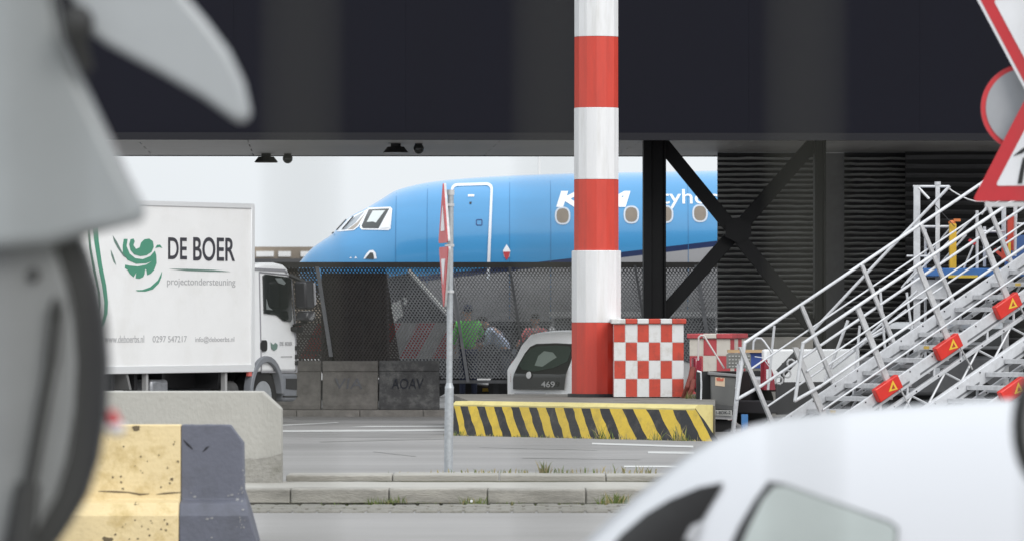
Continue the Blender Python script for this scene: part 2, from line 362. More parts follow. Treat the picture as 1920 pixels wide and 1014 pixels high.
def stat(X):
    px = X * AS + 960
    for i in range(len(ST) - 1):
        if ST[i][0] <= px <= ST[i+1][0]:
            # Catmull-Rom through the stations
            p0 = ST[max(0, i-1)]; p1 = ST[i]; p2 = ST[i+1]; p3 = ST[min(len(ST)-1, i+2)]; t = (px - p1[0]) / (p2[0] - p1[0]); r = []
            for k in (1, 2, 3):
                m1 = (p2[k]-p0[k]) / max(1e-6, p2[0]-p0[0]) * (p2[0]-p1[0]); m2 = (p3[k]-p1[k]) / max(1e-6, p3[0]-p1[0]) * (p2[0]-p1[0])
                r.append((2*t**3-3*t*t+1)*p1[k] + (t**3-2*t*t+t)*m1 + (-2*t**3+3*t*t)*p2[k] + (t**3-t*t)*m2)
            return (az(r[0]) + az(r[1])) / 2, (az(r[0]) - az(r[1])) / 2, r[2]
    p = ST[0] if px < ST[0][0] else ST[-1]; return (az(p[1]) + az(p[2])) / 2, (az(p[1]) - az(p[2])) / 2, p[3]
def fus_y(X, z, off=.012):
    zc, hz, hw = stat(X); q = min(.995, abs((z - zc) / hz)); return AD - hw * math.sqrt(1 - q*q) - off
ac = thing('airliner', 'blue and white airliner nose with open cockpit shades, parked behind the mesh fence', 'aircraft', (ax(900), AD, ZF))
# livery: blue over dark line over pale grey, a straight cheat line rising aft
m_l = bpy.data.materials.new('livery'); m_l.use_nodes = True; n = m_l.node_tree.nodes; l = m_l.node_tree.links; bsdf = n['Principled BSDF']
bsdf.inputs['Roughness'].default_value = .28; bsdf.inputs['Coat Weight'].default_value = .5; bsdf.inputs['Coat Roughness'].default_value = .1
tcn = n.new('ShaderNodeTexCoord'); sp = n.new('ShaderNodeSeparateXYZ'); l.new(tcn.outputs['Object'], sp.inputs[0])
e = n.new('ShaderNodeMath'); e.operation = 'MULTIPLY_ADD'; l.new(sp.outputs[0], e.inputs[0]); e.inputs[1].default_value = -.118; l.new(sp.outputs[2], e.inputs[2])
zl = (az(473) - ZF) - .118 * (ax(1163) - ax(900))
rp = n.new('ShaderNodeValToRGB'); rp.color_ramp.interpolation = 'CONSTANT'
mr_ = n.new('ShaderNodeMapRange'); l.new(e.outputs[0], mr_.inputs[0]); mr_.inputs[1].default_value = zl - .5; mr_.inputs[2].default_value = zl + .5; l.new(mr_.outputs[0], rp.inputs[0])
rp.color_ramp.elements[0].color = (.33, .33, .345, 1); rp.color_ramp.elements[1].position = .50; rp.color_ramp.elements[1].color = (.055, .265, .53, 1)
q_ = rp.color_ramp.elements.new(.38); q_.color = (.02, .035, .10, 1)
nz_ = n.new('ShaderNodeTexNoise'); nz_.inputs['Scale'].default_value = 1.2; nz_.inputs['Detail'].default_value = 6
mp = n.new('ShaderNodeMapping'); mp.inputs['Scale'].default_value = (.3, 1, 2.5); l.new(tcn.outputs['Object'], mp.inputs[0]); l.new(mp.outputs[0], nz_.inputs[0])
r3 = n.new('ShaderNodeMapRange'); l.new(nz_.outputs[0], r3.inputs[0]); r3.inputs[3].default_value = .88; r3.inputs[4].default_value = 1.1
v3 = n.new('ShaderNodeVectorMath'); v3.operation = 'SCALE'; l.new(rp.outputs[0], v3.inputs[0]); l.new(r3.outputs[0], v3.inputs['Scale']); l.new(v3.outputs[0], bsdf.inputs['Base Color'])
m = MB(); NR = 72; xs = []; px = 553.0
while px < 1500: xs.append(px); px += 2 if px < 620 else 6
xs += [1600, 1900, 2300, 2700, 2900, 3050, 3200, 3350, 3500, 3625, 3750, 3880]
vs = []; fs = []
for px in xs:
    X = ax(px); zc, hz, hw = stat(X)
    for i in range(NR): t = 2*math.pi*i/NR; vs.append((X, AD - hw*math.sin(t), zc + hz*math.cos(t)))
for j in range(len(xs)-1):
    for i in range(NR): fs.append((j*NR+i, j*NR+(i+1) % NR, (j+1)*NR+(i+1) % NR, (j+1)*NR+i))
fs += [tuple(range(NR)), tuple(range((len(xs)-1)*NR, len(xs)*NR))]
m.add(vs, fs); build('fuselage', m, m_l, ac, world=True, angle=60)
def decal(name, mt, polys=None, vf=None, parent=None, off=.012, size=.08):
    m = MB()
    if polys:
        for p in polys: v, f = sub2d(p, [tuple(range(len(p)))], size); m.add([(x, fus_y(x, z, off), z) for x, z in v], f)
    if vf: v, f = sub2d(vf[0], vf[1], size); m.add([(x, fus_y(x, z, off), z) for x, z in v], f)
    return build(name, m, mt, parent or ac, world=True, angle=60)
def A(pts): return [(ax(x), az(y)) for x, y in pts]
def ring_decal(name, mt, outer, inner, parent=None, off=.012, close=True):
    m = MB(); n_ = len(outer); v = [(x, fus_y(x, z, off), z) for x, z in outer] + [(x, fus_y(x, z, off), z) for x, z in inner]
    m.add(v, [(i, (i+1) % n_, n_+(i+1) % n_, n_+i) for i in range(n_ if close else n_-1)]); return build(name, m, mt, parent or ac, world=True, angle=60)
M_trim = mat('aircraft_trim', (.80, .82, .86), .35)
M_rim = mat('window_rim', (.52, .58, .66), .4)
M_cab = mat('window_interior', (.20, .165, .13), .5, var=.1)
M_cock = mat('cockpit_dark', (.05, .055, .055), .25)
M_shade = mat('sun_shade', (.62, .66, .66), .6)
for cx, cy in ((1055, 404.5), (1119.5, 403.5), (1184, 402.5), (1248.5, 401.5), (1313, 400), (1377, 399)):
    o_ = [(ax(cx + 14.5*math.copysign(abs(math.cos(t))**.8, math.cos(t))), az(cy - 17*math.copysign(abs(math.sin(t))**.8, math.sin(t)))) for t in [2*math.pi*i/24 for i in range(24)]]
    i_ = [(ax(cx + 11.5*math.copysign(abs(math.cos(t))**.8, math.cos(t))), az(cy - 14*math.copysign(abs(math.sin(t))**.8, math.sin(t)))) for t in [2*math.pi*i/24 for i in range(24)]]
    fr = ring_decal('cabin_window', M_rim, o_, i_); decal('pane', M_cab, [i_], parent=fr, off=.008)
# passenger door outline
def dpts(x0, x1, xl0, xl1, y0, y1, r):
    p = [(xl0, y1)]
    for i in range(7): t = R(90 * i / 6); p.append((x0 + r - r*math.cos(t), y0 + r - r*math.sin(t)))
    for i in range(7): t = R(90 * i / 6); p.append((x1 - r + r*math.sin(t), y0 + r - r*math.cos(t) - 1.5))
    p.append((xl1, y1)); p2 = [p[0]]
    for a_, b_ in zip(p, p[1:]):
        k = 14 if abs(a_[1]-b_[1]) > 60 else 1
        for j in range(1, k + 1): p2.append((a_[0]+(b_[0]-a_[0])*j/k, a_[1]+(b_[1]-a_[1])*j/k))
    return p2
dr = ring_decal('door', mat('door_edge', (.66, .70, .76), .4), A(dpts(845, 924, 845, 918, 342, 524, 12)), A(dpts(849, 919.5, 849, 912, 347.5, 524, 9)), off=.02, close=False)
decal('grab_handle', M_trim, [A([(877, 364), (889, 364), (889, 368), (877, 368)])], parent=dr)
decal('peephole', M_dark, [A([(880, 378), (884, 378), (884, 382), (880, 382)])], parent=dr)
q1 = [(x, z) for x, z in rrect(ax(892.5), ax(904.5), az(423), az(411), .03)]; q2 = rrect(ax(894), ax(903), az(421.5), az(412.5), .02)
ring_decal('handle', mat('navy_line', (.01, .04, .16), .4), q1, q2, parent=dr)
# cockpit glazing
SW = [(686, 388), (731, 387), (734.5, 391), (732, 429), (728, 431.5), (677, 430), (673, 426), (674, 420)]
cw = decal('cockpit_window', M_trim, [A(SW)], off=.014)
decal('glass', M_cock, [A([(689, 391), (729, 390), (709, 428), (679, 427.5), (676.5, 423)])], parent=cw, off=.022)
decal('shade', M_shade, [A([(697, 394), (721, 393.5), (704, 417), (698, 415), (686, 416)])], parent=cw, off=.03, size=.2)
decal('shade', mat('shade_white', (.75, .77, .8), .5), [A([(729, 396), (730.5, 427), (712, 428)])], parent=cw, off=.03)
WS = [(632, 427), (653, 407), (685, 391), (690, 391.5), (671, 424), (662, 431), (636, 433), (628, 433)]
ws = decal('windscreen', M_trim, [A(WS)], off=.014)
decal('glass', mat('screen_glass', (.30, .33, .36), .12), [A([(636, 430), (656, 409), (682, 393.5), (665, 416), (648, 429)])], parent=ws, off=.022)
decal('glass', mat('screen_inner', (.32, .28, .24), .3), [A([(650, 429.5), (668, 416), (686, 394), (669, 422), (661, 429)])], parent=ws, off=.022)
m = MB()
for a_, b_ in (((628, 430), (646, 410)), ((640, 428), (660, 404.5)), ((619, 437), (622, 434))):
    m.tube((ax(a_[0]), fus_y(ax(a_[0]), az(a_[1]+3)) - .02, az(a_[1])), (ax(b_[0]), fus_y(ax(b_[0]), az(b_[1]+3)) - .02, az(b_[1])), .014)
build('screen_wiper', m, M_dark, ac, world=True)
for i, px in enumerate((741, 800, 955, 1032, 1140, 1225, 1290, 1350)):
    zc, hz, hw = stat(ax(px)); K = 30; zs = [zc - hz*.9 + 1.86*hz*k/K for k in range(K+1)]
    ring_decal('panel_line', mat('panel_line_blue', (.035, .17, .36), .5), [(ax(px), z) for z in zs], [(ax(px) + .012, z) for z in zs], off=.006, close=False)
# nose markings
decal('nose_marking', M_trim, [A([(681, 485), (686, 476), (692, 469.5), (699, 468.5), (704, 474), (706, 485)])], off=.012)
decal('nose_marking', M_cock, [A([(684, 485), (690, 482), (694, 473), (699, 474), (701, 483), (700, 486)])], off=.018)
decal('nose_marking', M_trim, [A([(654, 484), (657, 481), (659, 484)]), A([(664, 484), (666, 480), (669, 484)])], off=.012)
decal('sensor_marking', M_trim, [A([(950, 458), (957, 470), (955, 482), (945, 482), (943, 470)])], off=.012)
decal('sensor_marking', mat('marking_red', (.45, .05, .06), .5), [A([(943.5, 472), (956.5, 472), (954, 482), (950, 488), (946, 482)])], off=.018)
# titles
decal('airline_title', M_trim, vf=text_fit('KLM', ax(1043), ax(1183), az(388), az(357.5), shear=.18, bold=.045), size=.25)
decal('airline_title', M_trim, vf=text_fit('cityhopper', ax(1209), ax(1422), az(391), az(354), bold=.006), size=.2)
# crown over the title
decal('crown_emblem', M_trim, [A([(1103, 350), (1105, 340), (1109, 346), (1113, 337), (1117, 346), (1121, 340), (1123, 350)])], off=.012)
# gear, wing, fin
m = MB(); X = ax(760); m.tube((X, AD, az(612)), (X, AD, .45), .07, 12); m.tube((X, AD-.22, .45), (X, AD-.05, .45), .3, 24, mi=1); m.tube((X, AD+.05, .45), (X, AD+.22, .45), .3, 24, mi=1)
build('nose_gear', m, [M_galv, M_blk], ac, world=True)
for sgn in (-1, 1):
    m = MB(); xr = ax(2100)
    top = [(xr, AD+sgn*1.2, 2.2), (xr+5.2, AD+sgn*1.2, 2.1), (xr+8.6, AD+sgn*14, 3.5), (xr+7.3, AD+sgn*14, 3.5)]
    m.add([(x, y, z+.2) for x, y, z in top] + [(x, y, z-.15) for x, y, z in top], [(0,1,2,3), (7,6,5,4), (0,4,5,1), (1,5,6,2), (2,6,7,3), (3,7,4,0)])
    build('wing', m, M_alu, ac, world=True, bevel=.05)
m = MB(); m.prism([(ax(3150), 4.4), (ax(3560), 10.3), (ax(3720), 10.3), (ax(3720), 4.2)], AD-.15, AD+.15); build('tail_fin', m, m_l, ac, world=True, bevel=.05)

# ------------------------------------------------------------------ mesh blast fence
FD = 108.0
M_mesh = mat('mesh_steel', (.21, .21, .212), .55, metal=.2, var=.3, vs=2)
M_post = mat('fence_post', (.17, .17, .175), .55, metal=.4, var=.2)
M_meshd = mat('mesh_dark_brown', (.05, .042, .038), .7, var=.3, vs=3)  # darker and browner than the other mesh panels
bf = thing('mesh_fence', 'long dark expanded mesh fence with leaning struts in front of the aircraft', 'fence', (PX(560, FD), FD, ZF))
LEAN = .155
def lean_x(px0, py): return px0 + (py - 495) * LEAN
def mesh_panel(pa, pb, y0, y1, dp=0.0, mt=None, dens=.030):
    """expanded metal: rows of zigzag strands, real geometry"""
    m = MB(); cw_, ch_ = 3.2, 4.4; rows = int((y1 - y0) / ch_); d = FD + dp
    for r_ in range(rows):
        yy = y0 + (r_ + .5) * ch_; xl = lean_x(pa, yy); xr = lean_x(pb, yy); n_ = max(2, int((xr - xl) / cw_)); top = []; bot = []
        for i in range(n_ + 1):
            x = xl + (xr - xl) * i / n_; s_ = (1 if (i + r_) % 2 else -1) * ch_ * .42
            X, _, Z = P(x, yy + s_, d); top.append((X, d + .012, Z + dens*.5)); bot.append((X, d - .012, Z - dens*.5))
        m.strip(top, bot)
    return build('mesh_panel', m, mt or M_mesh, bf, world=True, smooth=False)
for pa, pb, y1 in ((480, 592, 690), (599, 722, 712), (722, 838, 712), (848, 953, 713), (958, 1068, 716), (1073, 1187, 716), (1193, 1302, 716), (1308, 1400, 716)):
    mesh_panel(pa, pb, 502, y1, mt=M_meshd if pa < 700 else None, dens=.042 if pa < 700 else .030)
m = MB(); m.box((PX(470, FD), FD-.06, PZ(502, FD)), (PX(1350, FD), FD+.06, PZ(491.5, FD))); build('top_rail', m, mat('fence_rail', (.075, .07, .065), .6, metal=.3, var=.25, vs=1), bf, world=True)
def strut(px, y0, y1, w_=5, mt=M_post):
    a = P(lean_x(px, y0), y0, FD); b = P(lean_x(px, y1), y1, FD); h = w_ / 2 / FPX * FD
    m = MB(); m.prism([(a[0]-h, a[2]), (a[0]+h, a[2]), (b[0]+h, b[2]), (b[0]-h, b[2])], FD-.09, FD+.03); return build('strut', m, mt, bf, world=True)
M_postl = mat('fence_post_light', (.27, .27, .28), .55, metal=.3, var=.15)
strut(594, 500, 668, 7, M_postl); strut(843.5, 500, 716, 6, M_postl); strut(955, 500, 716, 5); strut(1070, 500, 716, 5); strut(1190, 497, 716, 5); strut(1305, 497, 716, 7, M_postl)
m = MB(); m.box((PX(640, FD), FD-.05, PZ(718, FD)), (PX(1400, FD), FD+.02, PZ(712, FD))); build('bottom_rail', m, M_post, bf, world=True)
m = MB()
for px in (660, 790, 925, 1060, 1195, 1330): m.box((PX(px, FD), FD, ZF), (PX(px+9, FD), FD+.12, PZ(713, FD)))
build('foot', m, M_dark, bf, world=True)

# what stands behind the fence
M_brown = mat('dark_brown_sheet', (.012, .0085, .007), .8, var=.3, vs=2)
ct = thing('cargo_container', 'dark brown covered cargo unit behind the left part of the mesh fence', 'container', (PX(660, 110), 110, ZF))
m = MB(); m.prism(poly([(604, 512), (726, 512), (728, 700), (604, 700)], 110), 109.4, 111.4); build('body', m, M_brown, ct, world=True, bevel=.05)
m = MB()
for px in (620, 650, 680, 712): m.box((PX(px, 110), 109.36, .4), (PX(px+4, 110), 109.41, 2.35))
build('rib', m, M_dark, ct, world=True)
m = MB()
for px in (612, 708): m.tube((PX(px, 110), 109.5, .3), (PX(px, 110), 109.7, .3), .2, 18)
build('wheel', m, M_blk, ct, world=True)
# belt loader: pale diagonal above dark body
blr = thing('belt_loader', 'dark baggage belt loader with pale sloping conveyor edge seen through the mesh', 'loader', (PX(790, 114), 114, ZF))
m = MB(); m.prism(poly([(765, 508), (770, 504), (838, 582), (838, 590)], 114), 113, 113.4); build('conveyor', m, mat('conveyor_edge', (.85, .85, .82), .6), blr, world=True)
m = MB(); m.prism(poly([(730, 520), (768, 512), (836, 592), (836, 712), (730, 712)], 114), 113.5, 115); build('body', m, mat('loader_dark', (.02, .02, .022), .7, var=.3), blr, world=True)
m = MB()
for px in (750, 815): m.tube((PX(px, 114), 113.3, .45), (PX(px, 114), 113.48, .45), .34, 20)
build('wheel', m, M_blk, blr, world=True)
m = MB(); m.prism(poly([(733, 570), (752, 562), (757, 590), (740, 604)], 114), 113.35, 113.45); m.prism(poly([(758, 558), (764, 558), (764, 572), (758, 572)], 114), 113.35, 113.45); build('panel', m, mat('loader_pale', (.55, .55, .53), .6), blr, world=True)
# chevron board
cb = thing('chevron_board', 'long red and white striped barrier board low behind the mesh fence', 'barrier', (PX(700, 111.8), 111.8, ZF))
m = MB(); m.box((PX(540, 112), 111.8, PZ(672, 112)), (PX(860, 112), 111.86, PZ(604, 112))); build('board', m, mat('board_white', (.26, .25, .235), .6, var=.1), cb, world=True)
m = MB()
for px in range(500, 860, 62):
    m.prism(poly([(max(px, 541), 671), (px+32, 671), (min(px+68, 859), 605), (px+36, 605)], 112), 111.77, 111.80)
build('stripe', m, mat('board_red', (.24, .018, .02), .6, var=.1), cb, world=True)
m = MB()
for px in (560, 700, 845): m.box((PX(px, 112), 111.87, ZF), (PX(px+6, 112), 111.93, PZ(604, 112)))
build('leg', m, M_dark, cb, world=True)
# dark baggage dolly with pale sheets, right part
bd = thing('baggage_cart', 'grey curtained baggage cart behind the mesh fence right of the people', 'cart', (PX(1120, 114), 114, ZF))
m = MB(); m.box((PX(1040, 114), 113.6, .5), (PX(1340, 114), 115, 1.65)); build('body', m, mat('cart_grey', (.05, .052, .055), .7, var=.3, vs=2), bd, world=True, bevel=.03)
m = MB(); m.box((PX(1030, 114), 113.5, 1.66), (PX(1350, 114), 115.1, 1.76)); build('roof', m, mat('cart_roof', (.42, .42, .42), .6), bd, world=True)
m = MB()
for px in (1060, 1160, 1240, 1320): m.tube((PX(px, 114), 113.5, .35), (PX(px, 114), 113.7, .35), .25, 18)
build('wheel', m, M_blk, bd, world=True)
backdrop_cart = thing('baggage_cart', 'added dark cart covering bright ground behind the people at the mesh fence', 'cart', (PX(930, 116), 116, ZF))  # cart added to darken the bright ground seen through the mesh
m = MB(); m.box((PX(846, 116), 115.6, .45), (PX(1030, 116), 117, 1.5)); build('body', m, mat('backdrop_dark', (.03, .031, .034), .7, var=.3, vs=2), backdrop_cart, world=True, bevel=.03)
m = MB(); m.box((PX(842, 116), 115.5, 1.51), (PX(1034, 116), 117.1, 1.57)); build('roof', m, M_dark, backdrop_cart, world=True)
m = MB()
for px in (870, 1000): m.tube((PX(px, 116), 115.5, .35), (PX(px, 116), 115.7, .35), .25, 18)
build('wheel', m, M_blk, backdrop_cart, world=True)
# low dark mobile ground power unit
gpu = thing('tow_tractor', 'dark low tractor with yellow stripe under the mesh beside the small car', 'tractor', (PX(910, 110.5), 110.5, ZF))
m = MB(); m.prism(poly([(855, 742), (860, 722), (885, 716), (930, 722), (952, 728), (952, 744)], 110.5), 109.6, 110.8); build('body', m, mat('tractor_dark', (.02, .017, .016), .6), gpu, world=True, bevel=.03)
m = MB(); m.box((PX(905, 110.5), 109.56, PZ(732, 110.5)), (PX(935, 110.5), 109.6, PZ(726, 110.5))); build('stripe', m, mat('dull_yellow', (.35, .22, .02), .6), gpu, world=True)
m = MB()
for px in (870, 940): m.tube((PX(px, 110), 109.4, .35), (PX(px, 110), 109.6, .35), .25, 18)
build('wheel', m, M_blk, gpu, world=True)

# ------------------------------------------------------------------ people
M_skin = mat('skin', (.42, .24, .17), .6, var=.05)
def skin_obj(name, joints, edges, mt, parent, sub=1):
    """joints: {name:(pos, radius)}; a Skin modifier grows the surface"""
    bm = bmesh.new(); sk = bm.verts.layers.skin.verify(); V = {}
    for i, (k, (p, r_)) in enumerate(joints.items()):
        v = bm.verts.new(p); v[sk].radius = (r_, r_) if not isinstance(r_, tuple) else r_; v[sk].use_root = (i == 0); V[k] = v
    for a, b in edges: bm.edges.new((V[a], V[b]))
    me = bpy.data.meshes.new(name); bm.to_mesh(me); bm.free(); me.materials.append(mt)
    o = bpy.data.objects.new(name, me); COL.objects.link(o); o.parent = parent
    s_ = o.modifiers.new('skin', 'SKIN'); s_.use_smooth_shade = True
    if sub: u = o.modifiers.new('sub', 'SUBSURF'); u.levels = sub; u.render_levels = sub
    return o
def person(label, X, d, h, rotz, shirt, trousers, hair, lean=0.0, arms=((.28, .28, 1.15), (.28, .28, 1.15)), cap=None):
    k = h / 1.75
    r = thing('person', label, 'person', (X, d, ZF), rotz, 'people behind the mesh fence')
    def p(x, y, z): # lean forward (local +y) above the hips
        if z > .95: q = z - .95; return (x*k, (y + q*math.sin(lean))*k, (.95 + q*math.cos(lean))*k)
        return (x*k, y*k, z*k)
    J = {'pelvis': (p(0, 0, .95), (.13, .10)), 'waist': (p(0, 0, 1.08), (.125, .09)), 'chest': (p(0, 0, 1.28), (.155, .11)), 'neck0': (p(0, .0, 1.45), (.075, .07)), 'neck': (p(0, .01, 1.52), (.052, .052)), 'head0': (p(0, .03, 1.58), (.07, .085)), 'head1': (p(0, .035, 1.66), (.078, .095)), 'head2': (p(0, .02, 1.72), (.05, .06))}
    E = [('pelvis', 'waist'), ('waist', 'chest'), ('chest', 'neck0'), ('neck0', 'neck'), ('neck', 'head0'), ('head0', 'head1'), ('head1', 'head2')]
    AR = {}
    for sg, s_ in ((-1, 'l'), (1, 'r')):
        ax_, ay_, az_ = arms[0 if sg < 0 else 1]
        sh = Vector(p(sg*.19, 0, 1.41)); wr = Vector(p(sg*ax_, ay_, az_)); el = (sh + wr) / 2 + Vector((sg*.05, -.06, -.06)) * k
        dirv = (wr - el).normalized(); hand = wr + dirv * .075 * k; side = dirv.cross(Vector((sg, 0, 0))).normalized() if abs(dirv.x) < .9 else Vector((0, 0, 1))
        J[s_+'sh'] = (sh, .06*k); J[s_+'el'] = (el, .043*k); J[s_+'wr'] = (wr, .028*k); J[s_+'palm'] = (hand, (.032*k, .018*k))
        E += [('chest', s_+'sh'), (s_+'sh', s_+'el'), (s_+'el', s_+'wr'), (s_+'wr', s_+'palm')]
        AR[s_] = (sh, el, wr)
        for i, (o_, ln) in enumerate(((-.03, .065), (-.01, .078), (.01, .074), (.03, .06))):
            a_ = hand + side * o_ * k + dirv * .03 * k; b_ = a_ + dirv * ln * .55 * k; c_ = b_ + (dirv + Vector((-sg*.6, 0, -.5))).normalized() * ln * .5 * k
            J[f'{s_}f{i}a'] = (a_, .009*k); J[f'{s_}f{i}b'] = (b_, .009*k); J[f'{s_}f{i}c'] = (c_, .007*k)
            E += [(s_+'palm', f'{s_}f{i}a'), (f'{s_}f{i}a', f'{s_}f{i}b'), (f'{s_}f{i}b', f'{s_}f{i}c')]
        t0 = wr + side * -.03 * k + dirv*.03*k; t1 = t0 + (dirv - side).normalized() * .045 * k
        J[s_+'ta'] = (t0, .01*k); J[s_+'tb'] = (t1, .009*k); E += [(s_+'wr', s_+'ta'), (s_+'ta', s_+'tb')]
        J[s_+'hip'] = (p(sg*.09, 0, .88), .085*k); J[s_+'kn'] = (p(sg*.105, .02, .50), .055*k); J[s_+'an'] = (p(sg*.11, -.02, .09), .036*k); J[s_+'toe'] = (p(sg*.13, .15, .03), (.035*k, .025*k))
        E += [('pelvis', s_+'hip'), (s_+'hip', s_+'kn'), (s_+'kn', s_+'an'), (s_+'an', s_+'toe')]
    skin_obj('body', J, E, M_skin, r)
    f = 1.22
    T = {'a': (p(0, 0, .90), (.15*k, .12*k)), 'b': (p(0, 0, 1.08), (.145*k, .115*k)), 'c': (p(0, 0, 1.29), (.18*k, .135*k)), 'd': (p(0, 0, 1.45), (.09*k, .085*k))}
    TE = [('a', 'b'), ('b', 'c'), ('c', 'd')]
    for s_ in 'lr':
        sh, el, wr = AR[s_]; T[s_+'1'] = (sh, .075*k); T[s_+'2'] = (el, .056*k); T[s_+'3'] = (el + (wr-el)*.85, .042*k); TE += [('c', s_+'1'), (s_+'1', s_+'2'), (s_+'2', s_+'3')]
    skin_obj('jacket', T, TE, shirt, r)
    T = {'a': (p(0, 0, .95), (.135*k, .112*k))}; TE = []
    for s_ in 'lr':
        for j, q in enumerate(('hip', 'kn', 'an')):
            pp = Vector(J[s_+q][0]); T[s_+str(j)] = (pp, (.098, .07, .055)[j]*k)
        TE += [('a', s_+'0'), (s_+'0', s_+'1'), (s_+'1', s_+'2')]
    skin_obj('trousers', T, TE, trousers, r)
    m = MB(); c = p(0, .01, 1.69); m.ball(c, .098*k, n=14, m=8, sc=(.92, 1.1, .85)); build('hair' if not cap else 'cap', m, cap or hair, r)
    m = MB(); c = Vector(p(0, .125, 1.615)); m.add([c + Vector((-.014, 0, -.02)), c + Vector((.014, 0, -.02)), c + Vector((0, 0, .03)), c + Vector((0, .024, -.012))], [(0, 1, 3), (1, 2, 3), (2, 0, 3)]); build('nose', m, M_skin, r)
    m = MB()
    for sg in (-1, 1): m.ball(Vector(p(sg*.033, .118, 1.645)), .011*k, n=8, m=5)
    build('eyes', m, M_dark, r)
    m = MB()
    for sg in (-1, 1): m.ball(p(sg*.085, .02, 1.63), .028*k, n=8, m=5, sc=(.4, .8, 1.1))
    build('ears', m, M_skin, r)
    m = MB()
    for sg in (-1, 1): m.ball(p(sg*.12, .06, .045), .09*k, n=10, m=6, sc=(.55, 1.45, .5))
    build('shoes', m, M_blk, r)
    return r
navy = mat('navy_cloth', (.02, .025, .05), .9, var=.2); hair = mat('dark_hair', (.02, .014, .01), .8)
person('person in a bright green work shirt and dark trousers, back to the fence', PX(878, 109.3), 109.3, 1.78, R(10), mat('green_cloth', (.16, .62, .12), .9, var=.15), navy, hair, lean=.05, arms=((.22, .18, 1.0), (.24, .3, 1.15)), cap=mat('navy_cap', (.02, .025, .06), .8))
person('person in a pale blue grey jacket leaning to the left behind the mesh', PX(952, 109.6), 109.6, 1.76, R(70), mat('bluegrey_cloth', (.50, .56, .70), .9, var=.2), mat('grey_cloth', (.10, .11, .13), .9, var=.2), hair, lean=.75, arms=((.2, .35, 1.05), (.2, .45, 1.1)))
person('person in a red and white top behind the mesh above the small white car', PX(1006, 110.5), 110.5, 1.62, R(160), mat('red_cloth', (.75, .2, .2), .9, var=.4, dirt=(.7, .7, .7), dirt_amt=1, dscale=7), navy, hair, lean=.1)

# ------------------------------------------------------------------ concrete barriers in front of the fence
def jersey(name, label, px0, px1, d, ytop, zg, mt, group, slant=0, cat='barrier', extra=None):
    r = thing(name, label, cat, ((PX(px0, d) + PX(px1, d)) / 2, d, zg), 0, group)
    H = PZ(ytop, d) - zg; x0 = PX(px0, d); x1 = PX(px1, d); o = d
    prof = [(o-.30, 0), (o-.30, .07), (o-.14, .28), (o-.105, H-.17), (o-.125, H-.165), (o-.115, H), (o+.115, H), (o+.125, H-.165), (o+.105, H-.17), (o+.14, .28), (o+.30, .07), (o+.30, 0)]
    m = MB(); m.extx([(y, z + zg) for y, z in prof], x0, x1); build('block', m, mt, r, world=True, bevel=.012)
    if extra: extra(r, x0, x1, H)
    return r
def scrawl(txt, mt):
    def f(r, x0, x1, H):
        v, fc = text_fit(txt, x0 + .2, x1 - .25, .33, .50, shear=.1); v, fc = sub2d(v, fc, .12); m = MB()
        m.add([(x, 93.86 + (z - .28) * .045 - .006, z + .19) for x, z in v], fc); build('graffiti', m, mt, r, world=True, smooth=False)
    return f
M_gr1 = mat('faint_graffiti', (.165, .168, .185), .9, var=.3); M_gr2 = mat('blue_graffiti', (.078, .084, .105), .9, var=.4)
def lbolt(r, x0, x1, H):
    for z in (.35, .5): m = MB(); m.tube((x1 + .001, 93.95, ZF + .1 + z), (x1 + .03, 93.95, ZF + .1 + z), .03); build('lifting_eye', m, M_dark, r, world=True); scrawl('AOAV', M_gr2)(r, x0, x1, H)
jersey('concrete_barrier', 'brown grimy concrete barrier half hidden behind the truck cab', 497, 602, 94, 676, .19, M_concd, 'concrete barriers along the fence')
jersey('concrete_barrier', 'grimy grey concrete barrier in the middle of the row beneath the fence', 605, 709, 94, 676, .19, M_concd, 'concrete barriers along the fence', extra=scrawl('VIA', M_gr1))
jersey('concrete_barrier', 'blackened concrete barrier with blue scrawl at the right end of the row', 711, 824, 94, 675.5, .19, M_concb, 'concrete barriers along the fence', extra=lbolt)

# ------------------------------------------------------------------ striped column, checkered blocks, striped kerb
DI = 77.0; ZI = .555
isl = thing('striped_island', 'raised concrete island edged in slanting yellow and black stripes', 'traffic island', (PX(1080, DI), DI, ZF))
IX0, ID0 = PX(838, 78.3), 78.3; IX1, ID1 = PX(1352, 74.4), 74.4
_l = math.hypot(IX1-IX0, ID1-ID0); IDX, IDY = (IX1-IX0)/_l, (ID1-ID0)/_l
IP = plane(IX0, ID0, IDX, IDY)
def iw(px, off=0.0):   # world point on the island edge for a photo column, off metres behind the face
    t, _ = IP(px, 790); return (IX0 + t*IDX - off*IDY, ID0 + t*IDY + off*IDX)
topx = [849, 849.5, 850, 861.7, 876.6, 892.8, 907.7, 925.3, 940.2, 956.5, 972.7, 989.5, 1005, 1022.8, 1039, 1056.7, 1073, 1089, 1105, 1123, 1140.6, 1164, 1185, 1209.7, 1232.7, 1259.8, 1284, 1303, 1304]
botx = [850, 861, 875, 887, 905, 922.6, 939, 953.8, 971, 987.6, 1005, 1020, 1036, 1052.6, 1069, 1085, 1102.7, 1120, 1138, 1157, 1178, 1205.6, 1226, 1254, 1275, 1300, 1329, 1349, 1362]
m = MB(); zb_, zt_ = ZF - .02, ZI - .045; segs = 6; rnd = random.Random(4)
jit = [[rnd.uniform(-1.2, 1.2) for _ in range(7)] for _ in topx]
def iq(i, f):
    z = zt_ + (zb_ - zt_) * f; px = topx[i] + (botx[i] - topx[i]) * f + jit[i][int(f*6+.5)]; x, y = iw(px, -.10*f); return (x, y, z)
for i in range(len(topx) - 1):
    for k in range(segs): a = k/segs; b = (k+1)/segs; m.add([iq(i, a), iq(i+1, a), iq(i+1, b), iq(i, b)], [(3, 2, 1, 0)], 1 if i % 2 else 0)
